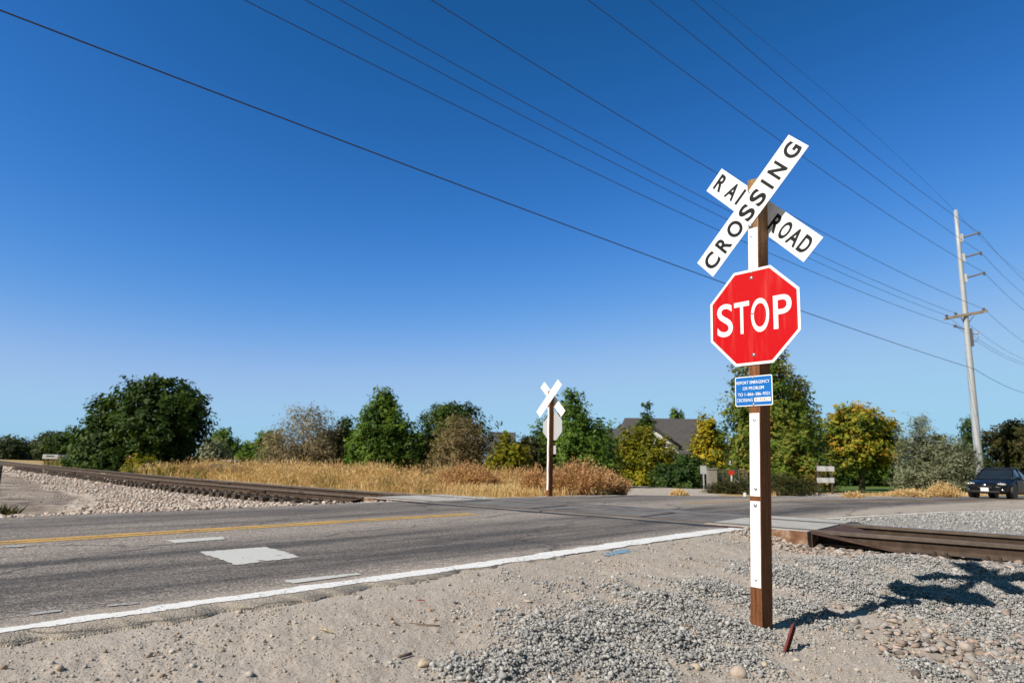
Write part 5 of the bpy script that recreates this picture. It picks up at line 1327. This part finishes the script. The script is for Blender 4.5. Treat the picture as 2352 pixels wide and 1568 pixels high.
dry_bush('reddish dry bush at the right foot of the biggest dry bush', 1400, 1082, 21.5, 46, 600, 2)
dry_bush('dry brown bush just left of the far crossing sign', 1232, 1072, 21.5, 34, 500, 3)
dry_bush('wide tan bush of dry weeds below the brown feathery tree', 1075, 1060, 25.0, 70, 1100, 4)
dry_bush('tan bush of dry weeds below the tall pointed tree', 850, 1062, 29.0, 78, 1000, 5, M_dry)
dry_bush('tan bush of dry weeds below the pale feathery tree', 730, 1068, 30.0, 60, 700, 6, M_dry)
dry_bush('tan dry weed mound right of the largest tree', 490, 1055, 37.0, 60, 700, 7, M_dry)
dry_bush('dark tumbleweed clump at the shoulder of the dirt track', 1560, 1125, 22.5, 18, 160, 8, M_dry)
dry_bush('small dry tuft at the edge of the dirt entrance, right of the near post', 1960, 1131, 25, 20, 160, 9, M_dry)
dry_bush('tan dry tuft beside the dark car', 2165, 1106, 32, 36, 420, 10, M_dry)
dry_bush('tan dry weeds along the road edge left of the dark car', 2090, 1122, 30, 46, 420, 11, M_dry)
X, Y = sample(900, -.3, .3, -.3, .3, lambda X, Y: (np.hypot(X, Y) < .2))
wl = gp(6, 1180, .15); ro = empty('green_weed', (wl[0], wl[1], tz(wl[0], wl[1])), 'green weed tuft at the extreme left edge by the road', 'weed')
blades('foliage', X * 1.0, Y * 1.0, rng.uniform(.05, .3, len(X)), np.full(len(X), .012), L_hedge, rng.uniform(0, 1, len(X)), .5, ro, Z=np.zeros(len(X)))
wp = gp(0, 1150, .12); mb = MB(); mb.tube([(0, 0, -.2), (0.01, 0, .75)], [.06, .055], 8)
o = mb.build('fence_post', M_trunk, smooth=True); o.location = (wp[0] - .13, wp[1], tz(wp[0], wp[1])); tag(o, 'short weathered wooden post at the left edge of the picture', 'post')

# ------------------------------------------------------------------ houses
M_shingle = plain('grey_shingles', (.075, .072, .076), .9, 0, .15, 2, .5, 30); M_wall = plain('dark_siding', (.09, .095, .1), .8); M_wallw = plain('white_siding', (.75, .76, .77), .7, 0, .05)
M_wallb = plain('beige_wall', (.4, .36, .3), .8); M_glass = plain('window_glass', (.02, .025, .03), .1, 0, .1); M_trim = plain('white_trim', (.7, .7, .7), .6); M_wallg = plain('grey_wall', (.2, .2, .21), .8)
def gable_house(label, x0, x1, yr, ye, Y, depth, wall, roofm=M_shingle, hip=.0, windows=(), chimney=False, name='house', over=.4):
    """x0,x1: photo columns of the eaves ends; yr, ye: rows of ridge and eave (front); ridge runs along world x"""
    A = at(x0, ye, Y); B = at(x1, ye, Y); zr_ = at((x0 + x1) / 2, yr, Y + depth / 2)[2]; ze = (A[2] + B[2]) / 2
    cx = (A[0] + B[0]) / 2; zb = float(terrain(np.array([cx]), np.array([Y]), False)[0]); W_ = B[0] - A[0]
    root = empty(name, (cx, Y + depth / 2, zb), label, 'house'); ze -= zb; zr_ -= zb
    mb = MB(); hw, hd = W_ / 2 - over, depth / 2 - over
    if hip == 0:
        V = [(-hw, -hd, 0), (hw, -hd, 0), (hw, hd, 0), (-hw, hd, 0), (-hw, -hd, ze), (hw, -hd, ze), (hw, hd, ze), (-hw, hd, ze), (-hw, 0, zr_ - .15), (hw, 0, zr_ - .15)]
        mb.add(V, [(0, 1, 5, 4), (2, 3, 7, 6), (1, 2, 6, 9, 5), (3, 0, 4, 8, 7)])
    else: mb.box((0, 0, ze / 2), (2 * hw, 2 * hd, ze))
    mb.build('wall', wall, root)
    th = .16; rb = MB(); e = W_ / 2; dd = depth / 2 
    r0 = hip * W_ / 2
    V = [(-e, -dd, ze - .1), (e, -dd, ze - .1), (e, dd, ze - .1), (-e, dd, ze - .1), (-e + r0, 0, zr_), (e - r0, 0, zr_)]
    V2 = [(x, y, z - th) for x, y, z in V]
    rb.add(V + V2, [(0, 1, 5, 4), (2, 3, 4, 5), (1, 2, 5), (3, 0, 4), (6, 7, 1, 0), (8, 9, 3, 2), (7, 8, 2, 1), (9, 6, 0, 3), (6, 10, 11, 7), (8, 11, 10, 9)] if hip else [(0, 1, 5, 4), (2, 3, 4, 5), (6, 7, 1, 0), (8, 9, 3, 2), (6, 10, 11, 7), (8, 11, 10, 9), (0, 4, 10, 6), (4, 3, 9, 10), (1, 7, 11, 5), (5, 11, 8, 2)])
    roof = rb.build('roof', roofm, root)
    for (fx, fz, ww, wh) in windows:
        m1 = MB(); m1.box((fx * hw, -hd - .03, fz), (ww + .2, .05, wh + .2)); wn = m1.build('window', M_trim, root)
        m2 = MB(); m2.box((fx * hw, -hd - .062, fz), (ww, .02, wh)); m2.build('pane', M_glass, wn)
    if chimney:
        m3 = MB(); m3.box((hw * .5, .6, zr_ + .1), (.5, .5, 1.0)); m3.build('chimney', M_wallg, roof)
    return root, ze, zr_, roof
YH = 72
h1, ze, zr_, roof = gable_house('grey roofed house with white gable behind the yellow shrub', 1430, 1668, 961, 1039, YH, 11, M_wallg, hip=.22, windows=((.15, 1.2, 1.4, 1.2), (.75, 1.2, 1.2, 1.2), (-.3, 1.2, 1.4, 1.2)))
# projecting front gable
gpk = at(1503, 972, YH - 3.5); gl = at(1424, 1024, YH - 3.5); gr_ = at(1566, 1022, YH - 3.5); hl = np.array(h1.location)
mb = MB(); hwid = (gr_[0] - gl[0]) / 2; gx = (gl[0] + gr_[0]) / 2 - hl[0]; gy0 = YH - 3.5 - hl[1]; gzb = (gl[2] + gr_[2]) / 2 - hl[2]; gzt = gpk[2] - hl[2]
V = [(gx - hwid * .92, gy0 + .3, 0), (gx + hwid * .92, gy0 + .3, 0), (gx + hwid * .92, gy0 + .3, gzb), (gx, gy0 + .3, gzt - .15), (gx - hwid * .92, gy0 + .3, gzb)]
V2 = [(x, 0, z) for x, y, z in V]
mb.add(V + V2, [(0, 1, 2, 3, 4), (1, 6, 7, 2), (5, 0, 4, 9)]); mb.build('gable_wing', M_wallw, h1)
rb = MB()
for sgn in (-1, 1):
    A = [(gx, gy0, gzt), (gx + sgn * hwid * 1.05, gy0, gzb - .1), (gx + sgn * hwid * 1.05, .5, gzb - .1), (gx, .5, gzt)]
    if sgn < 0: A = A[::-1]
    B = [(x, y, z - .28) for x, y, z in A]
    rb.add(A + B, [(3, 2, 1, 0), (4, 5, 6, 7), (0, 1, 5, 4), (1, 2, 6, 5), (2, 3, 7, 6), (3, 0, 4, 7)])
rb.build('gable_roof', M_shingle, h1)
mb = MB(); mb.box((gx - .3, gy0 + .27, gzb - 1.3), (2.0, .06, 1.5)); wn = mb.build('window', M_trim, h1); mb = MB(); mb.box((gx - .3, gy0 + .235, gzb - 1.3), (1.8, .03, 1.3)); mb.build('pane', M_glass, wn)
gable_house('low grey roofed wing house left of the white gabled house', 1385, 1450, 984, 1026, 80, 8, M_wallg, windows=((.2, 1.3, 1.2, 1.1),))
gable_house('dark gabled house half hidden left of the orange topped tree', 1880, 1990, 1000, 1058, 82, 9, M_wall, hip=.3, windows=((-.2, 1.2, 1.2, 1.1), (.5, 1.2, 1.2, 1.1)))
gable_house('grey roofed house between the brown tree and the yellow green shrub', 1118, 1185, 992, 1034, 66, 8, M_wallg, windows=((0, 1.3, 1.2, 1.1),))
gable_house('low grey shed seen left of the far crossing sign post', 1196, 1246, 1053, 1066, 48, 4, M_wallb, name='shed', windows=())
gable_house('small white distant house left of the pale feathery tree', 585, 632, 1036, 1050, 110, 8, M_wallw, windows=((-.3, 1.3, 1.1, 1.0), (.4, 1.3, 1.1, 1.0)))
gable_house('white porch roofed cabin between pointed tree and round crown', 912, 958, 1044, 1054, 62, 5, M_wallw, windows=((-.35, .9, .6, .9), (.3, .9, .6, .9)))
gable_house('white garden shelter partly hidden behind the tallest tree', 1668, 1712, 1058, 1068, 62, 4, M_wallw, roofm=M_trim, hip=.3, name='shed')
# white trailer and tank in the far field
M_trailer = plain('grey_white_trailer', (.42, .44, .46), .6)
def trailer(label, x0, x1, y0, y1, Y):
    a = at(x0, y1, Y); b = at(x1, y0, Y); zb = float(terrain(np.array([a[0]]), np.array([Y]), False)[0])
    root = empty('trailer', ((a[0] + b[0]) / 2, Y, zb), label, 'trailer'); W_ = b[0] - a[0]; h = b[2] - zb
    mb = MB(); mb.box((0, 0, .4 + (h - .4) / 2), (W_, 2.4, h - .4)); mb.build('body', M_trailer, root, bevel=.08)
    for q in (-.3, .3):
        mb = MB(); mb.tube([(q * W_, -1.1, .4), (q * W_, -.8, .4)], .4, 12); mb.build('wheel', M_black, root)
    mb = MB(); mb.box((0, -1.22, .5 + (h - .5) * .62), (W_ * .5, .03, (h - .5) * .25)); mb.build('window', M_glass, root)
trailer('white trailer parked in the far field left of the largest tree', 110, 147, 1044, 1050, 98)
trailer('small white trailer right of the largest tree in the far field', 520, 542, 1056, 1064, 75)
mb = MB(); lp = gp(515, 1079, .05)
mb.tube([(-1.4, 0, .3), (-.5, .1, .42), (.6, 0, .36), (1.5, .1, .3)], [.2, .26, .24, .16], 10); o = mb.build('fallen_log', M_trunk, smooth=True); lq = at(515, 1076, 34); o.location = (lq[0], lq[1], float(terrain(np.array([lq[0]]), np.array([lq[1]]), False)[0])); tag(o, 'fallen grey log among dry weeds right of the largest tree', 'log')
# fence, gate pillar and small roadside signs
fy = 41
fa = at(1642, 1078, fy); fz = float(terrain(np.array([fa[0]]), np.array([fa[1]]), False)[0])
fence = empty('chain_link_fence', (fa[0], fy, fz), 'dark chain link fence behind the red signpost', 'fence')
mb = MB(); hF = fa[2] - fz
W_ = at(1715, 1078, fy)[0] - fa[0]
for q in np.linspace(0, W_, 5): 
    m1 = MB(); m1.tube([(q, 0, -.1), (q, 0, hF)], .025, 6); m1.build('post', M_insul, fence)
m1 = MB(); m1.tube([(0, 0, hF), (W_, 0, hF)], .02, 6); m1.build('rail', M_insul, fence)
m1 = MB(); stp = .09
for q in np.arange(-hF, W_, stp):
    for sg in (1, -1):
        x0_, x1_ = q, q + hF
        a0 = max(0, -x0_) ; b0 = min(hF, W_ - x0_)
        if b0 <= a0: continue
        za, zb_ = (a0, b0) if sg == 1 else (hF - a0, hF - b0)
        m1.tube([(x0_ + a0, .01 * sg, za), (x0_ + b0, .01 * sg, zb_)], .008, 4, cap=False)
m1.build('mesh', plain('black_wire', (.03, .03, .03)), fence)
gpil = at(1634, 1077, 40); zz = float(terrain(np.array([gpil[0]]), np.array([40.0]), False)[0])
mb = MB(); mb.box((0, 0, (gpil[2] - zz) / 2), (.5, .5, gpil[2] - zz)); mb.box((0, 0, gpil[2] - zz + .03), (.6, .6, .06)); o = mb.build('gate_pillar', plain('weathered_concrete', (.24, .225, .205), .9)); o.location = (gpil[0], 40, zz); tag(o, 'weathered concrete pillar at the left end of the chain link fence', 'pillar')
def post_sign(label, xc, y0, y1, wpx, ybase, Y, board, postm, cat='sign', name='sign'):
    b_ = at(xc, ybase, Y); t = at(xc, y0, Y); l = at(xc, y1, Y); zb = float(terrain(np.array([b_[0]]), np.array([Y]), False)[0]); root = empty(name, (b_[0], Y, zb), label, cat)
    m1 = MB(); m1.box((0, .03, (t[2] - zb) / 2 - .05), (.06, .05, t[2] - zb + .1)); m1.build('post', postm, root)
    m2 = MB(); m2.box((0, 0, (t[2] + l[2]) / 2 - zb), (mpx(wpx, Y), .01, t[2] - l[2])); m2.build('board', board, root)
post_sign('small grey sign back on a thin post by the dirt track', 1617, 1069, 1088, 14, 1114, 37, M_alu, M_alu)
post_sign('small red board on a white post in front of the fence', 1681, 1080, 1090, 13, 1109, 38, plain('red_board', (.5, .03, .02)), M_trim)
# white double board on two posts
YD = 37; q0 = at(1880, 1122, YD); zb = float(terrain(np.array([q0[0]]), np.array([YD]), False)[0])
db = empty('double_board', (at(1896, 1090, YD)[0], YD, zb), 'two white boards one above the other on dark wooden posts', 'sign')
cx = db.location[0]; M_board = plain('chalky_white_board', (.55, .56, .57), .7)
for xx in (1878, 1909):
    t = at(xx, 1064, YD); m1 = MB(); m1.box((t[0] - cx, .06, (t[2] - zb) / 2), (.09, .09, t[2] - zb)); m1.build('post', M_trunk, db)
for ya, yb_ in ((1070.5, 1081.5), (1097, 1108)):
    a = at(1877, yb_, YD); b_ = at(1916, ya, YD); m1 = MB(); m1.box(((a[0] + b_[0]) / 2 - cx, 0, (a[2] + b_[2]) / 2 - zb), (b_[0] - a[0], .03, b_[2] - a[2])); m1.build('board', M_board, db, bevel=.01)
mk = gp(1711, 1141, .1); mb = MB(); mb.box((0, 0, .06), (.09, .03, .16)); o = mb.build('road_marker', M_sign_white, bevel=.008); o.location = (mk[0], mk[1], tz(mk[0], mk[1])); tag(o, 'little white marker block on the far road shoulder by the near post', 'marker')

# ------------------------------------------------------------------ dark sedan
def build_car():
    paint, n, b, o_ = new_mat('dark_car_paint'); b.inputs['Base Color'].default_value = (.004, .006, .008, 1); b.inputs['Roughness'].default_value = .4; b.inputs['Specular IOR Level'].default_value = .2; b.inputs['Coat Weight'].default_value = .14; b.inputs['Coat Roughness'].default_value = .05
    kk = N(n); kk.link(kk.ramp(kk.noise(kk.coord(), 2.5, 3), [(.3, (.003, .005, .007)), (.7, (.005, .007, .010))]), b.inputs['Base Color'])
    glass = plain('car_glass', (.015, .022, .03), .06, 0, .2, 2, spec=.6); chrome = plain('chrome', (.75, .75, .77), .18, 1.0, .05); tyre = plain('tyre_rubber', (.015, .015, .016), .85); rim = plain('alloy_rim', (.35, .36, .38), .35, .8)
    lamp = plain('headlamp_lens', (.62, .58, .54), .12, .4, .3, 14); dark = plain('grille_black', (.008, .008, .009), .5); plate = plain('plate', (.72, .72, .76), .4, 0, .05); amber = plain('amber_lens', (.55, .3, .2), .2)
    root = empty('parked_car', (0, 0, 0), 'dark navy four door sedan driving towards the crossing at the right edge', 'car')
    root.name = 'sedan_car'
    # lofted lower body: stations along x (front = +x)
    st = [(-2.40, .62, .30, .78, .70), (-2.36, .74, .26, .92, .70), (-2.1, .86, .22, 1.02, .72), (-1.5, .905, .20, .99, .76), (-.6, .91, .19, .955, .80), (.3, .91, .19, .945, .80), (1.0, .90, .20, .935, .78), (1.5, .885, .21, .86, .74), (2.0, .84, .22, .77, .70), (2.25, .77, .24, .69, .62), (2.36, .68, .27, .62, .52), (2.40, .58, .33, .54, .44)]
    V = []; nst = len(st); ring = 14
    for (x, w_, zb_, zt, cr) in st:
        prof = [(-w_ * .85, zb_), (-w_ * .97, zb_ + .08), (-w_, zb_ + (zt - zb_) * .45), (-w_ * .985, zb_ + (zt - zb_) * .75), (-w_ * .93, zt - .045), (-w_ * cr, zt - .008), (-w_ * .35, zt + .012)]
        prof = prof + [(-p[0], p[1]) for p in prof[::-1]]
        for (y, z) in prof: V.append((x - (.10 * (abs(y) / .9) ** 2.5 if x > 1.9 else 0), y, z))
    Fs = [(i * ring + k, (i + 1) * ring + k, (i + 1) * ring + (k + 1) % ring, i * ring + (k + 1) % ring) for i in range(nst - 1) for k in range(ring)] + [tuple(range(ring)), tuple((nst - 1) * ring + k for k in range(ring))[::-1]]
    Fs = [f[::-1] for f in Fs]
    bd = mesh_obj('body', V, Fs, paint, root, smooth=True); sb = bd.modifiers.new('sub', 'SUBSURF'); sb.levels = 1; sb.render_levels = 2
    # wheel arches as dark wells
    for x in (1.38, -1.40):
        for sg in (-1, 1):
            mb = MB(); mb.tube([(x, sg * .62, .33), (x, sg * .925, .33)], .37, 20); mb.build('wheel_arch', dark, bd)
            wh = empty('wheel', (x, sg * .80, .325)); wh.parent = root
            mb = MB(); mb.tube([(0, -sg * .11, 0), (0, -sg * .10, 0), (0, sg * .10, 0), (0, sg * .115, 0)], [.30, .325, .325, .30], 24); mb.build('tyre', tyre, wh, smooth=False)
            mb = MB(); mb.tube([(0, sg * .10, 0), (0, sg * .122, 0)], .09, 14)
            for q in range(10): a = q * math.pi / 5; mb.box((.13 * math.cos(a), sg * .119, .13 * math.sin(a)), (.2, .012, .04), np.array([[math.cos(a), 0, -math.sin(a)], [0, 1, 0], [math.sin(a), 0, math.cos(a)]]))
            mb.build('rim', rim, wh)
    # cabin: glass volume, roof skin and pillars
    gs = [(1.02, .70, .93), (.28, .62, 1.40), (-.25, .60, 1.455), (-.95, .59, 1.425), (-1.88, .66, 1.0)]
    V = []
    for (x, w_, z) in gs: V += [(x, -w_, z), (x, w_, z)]
    base = [(1.02, -.78, .92), (.28, -.80, .93), (-.25, -.80, .935), (-.95, -.80, .94), (-1.88, -.74, .985)]
    nb = len(V)
    for (x, y, z) in base: V += [(x, y, z), (x, -y, z)]
    Fs = []
    for i in range(4):
        Fs += [(2 * i, 2 * i + 1, 2 * i + 3, 2 * i + 2), (nb + 2 * i, 2 * i, 2 * i + 2, nb + 2 * i + 2), (2 * i + 1, nb + 2 * i + 1, nb + 2 * i + 3, 2 * i + 3)]
    mesh_obj('window_glass', V, Fs, glass, root)
    rf = MB()
    rs = [(.34, .625, 1.39), (.05, .625, 1.452), (-.35, .615, 1.475), (-.9, .60, 1.45), (-1.1, .60, 1.40)]
    Vr = []
    for (x, w_, z) in rs: Vr += [(x, -w_, z - .03), (x, -w_ * .8, z + .012), (x, 0, z + .025), (x, w_ * .8, z + .012), (x, w_, z - .03)]
    Fr = [(i * 5 + k, i * 5 + k + 1, (i + 1) * 5 + k + 1, (i + 1) * 5 + k) for i in range(4) for k in range(4)]
    ro = mesh_obj('roof', Vr, Fr, paint, root, smooth=True); so = ro.modifiers.new('solid', 'SOLIDIFY'); so.thickness = .03
    mb = MB()
    for sg in (-1, 1):
        mb.tube([(1.06, sg * .745, .92), (.66, sg * .69, 1.17), (.30, sg * .63, 1.40)], .032, 6)
        mb.tube([(-.28, sg * .80, .93), (-.32, sg * .615, 1.44)], .035, 6)
        mb.tube([(-.98, sg * .60, 1.425), (-1.45, sg * .68, 1.21), (-1.92, sg * .75, .98)], .06, 6)
        mb.tube([(.30, sg * .63, 1.405), (-.30, sg * .615, 1.465), (-1.0, sg * .60, 1.43)], .03, 6)
    mb.build('roof_pillar', paint, root, smooth=True)
    for sg in (-1, 1):
        mb = MB(); mb.sphere((.80, sg * .98, 1.0), .11, 10, 7, (.75, 1.0, .7)); mb.tube([(.78, sg * .80, .95), (.79, sg * .92, .98)], .03, 6); mb.build('side_mirror', paint, root, smooth=True)
        mb = MB(); mb.sphere((2.18, sg * .62, .665), .17, 12, 8, (.62, 1.15, .42)); hl_ = mb.build('headlight', lamp, root, smooth=True)
        mb = MB(); mb.sphere((2.31, sg * .55, .665), .048, 10, 6); mb.sphere((2.25, sg * .68, .68), .045, 10, 6); mb.build('lamp_reflector', chrome, hl_, smooth=True)
        mb = MB(); mb.sphere((2.27, sg * .66, .40), .075, 10, 6, (.6, 1.1, .8)); mb.build('fog_light', chrome, root, smooth=True)
        for (xa, xb_) in ((.92, -.24), (-.28, -1.25)):
            mb = MB(); mb.box(((xa + xb_) / 2, sg * .905, .62), (xa - xb_ - .02, .016, .52)); dr = mb.build('door', paint, root, bevel=.006)
            mb = MB(); mb.box((xb_ + .18, sg * .925, .80), (.2, .02, .035)); mb.build('handle', chrome, dr)
    mb = MB()
    for q in range(3): mb.box((2.375 - q * .008, 0, .635 - q * .035), (.05, .86, .018))
    gr2 = mb.build('grille', dark, root)
    mb = MB(); mb.sphere((2.41, 0, .61), .075, 12, 8, (.3, 1.2, .8)); mb.build('emblem', chrome, gr2, smooth=True)
    mb = MB(); mb.box((2.425, 0, .50), (.03, .56, .03)); mb.build('chrome_bar', chrome, root)
    mb = MB(); mb.box((2.44, 0, .41), (.015, .33, .17)); mb.build('licence_plate', plate, root, bevel=.004)
    mb = MB(); mb.box((2.36, 0, .30), (.09, 1.2, .10)); mb.build('lower_grille', dark, root, bevel=.02)
    mb = MB(); mb.sphere((.45, .30, 1.08), .11, 8, 6, (1, 1, 1.25)); mb.sphere((-.1, .33, .95), .2, 8, 6, (1, 1.1, 1.4))
    return root
car = build_car()
hd = rad(232)
front = np.array([23.45, 32.5]); hv = np.array([math.sin(hd), math.cos(hd)])
cpos = front - hv * 1.38
def cz(p):
    s, d = sd_of(p[0], p[1]); return float(zroad(s))
zf, zr2 = cz(front), cz(front - hv * 2.78)
car.location = (cpos[0], cpos[1], (zf + zr2) / 2 + .004)
car.rotation_euler = (0, -math.asin((zf - zr2) / 2.78), math.atan2(hv[1], hv[0]))
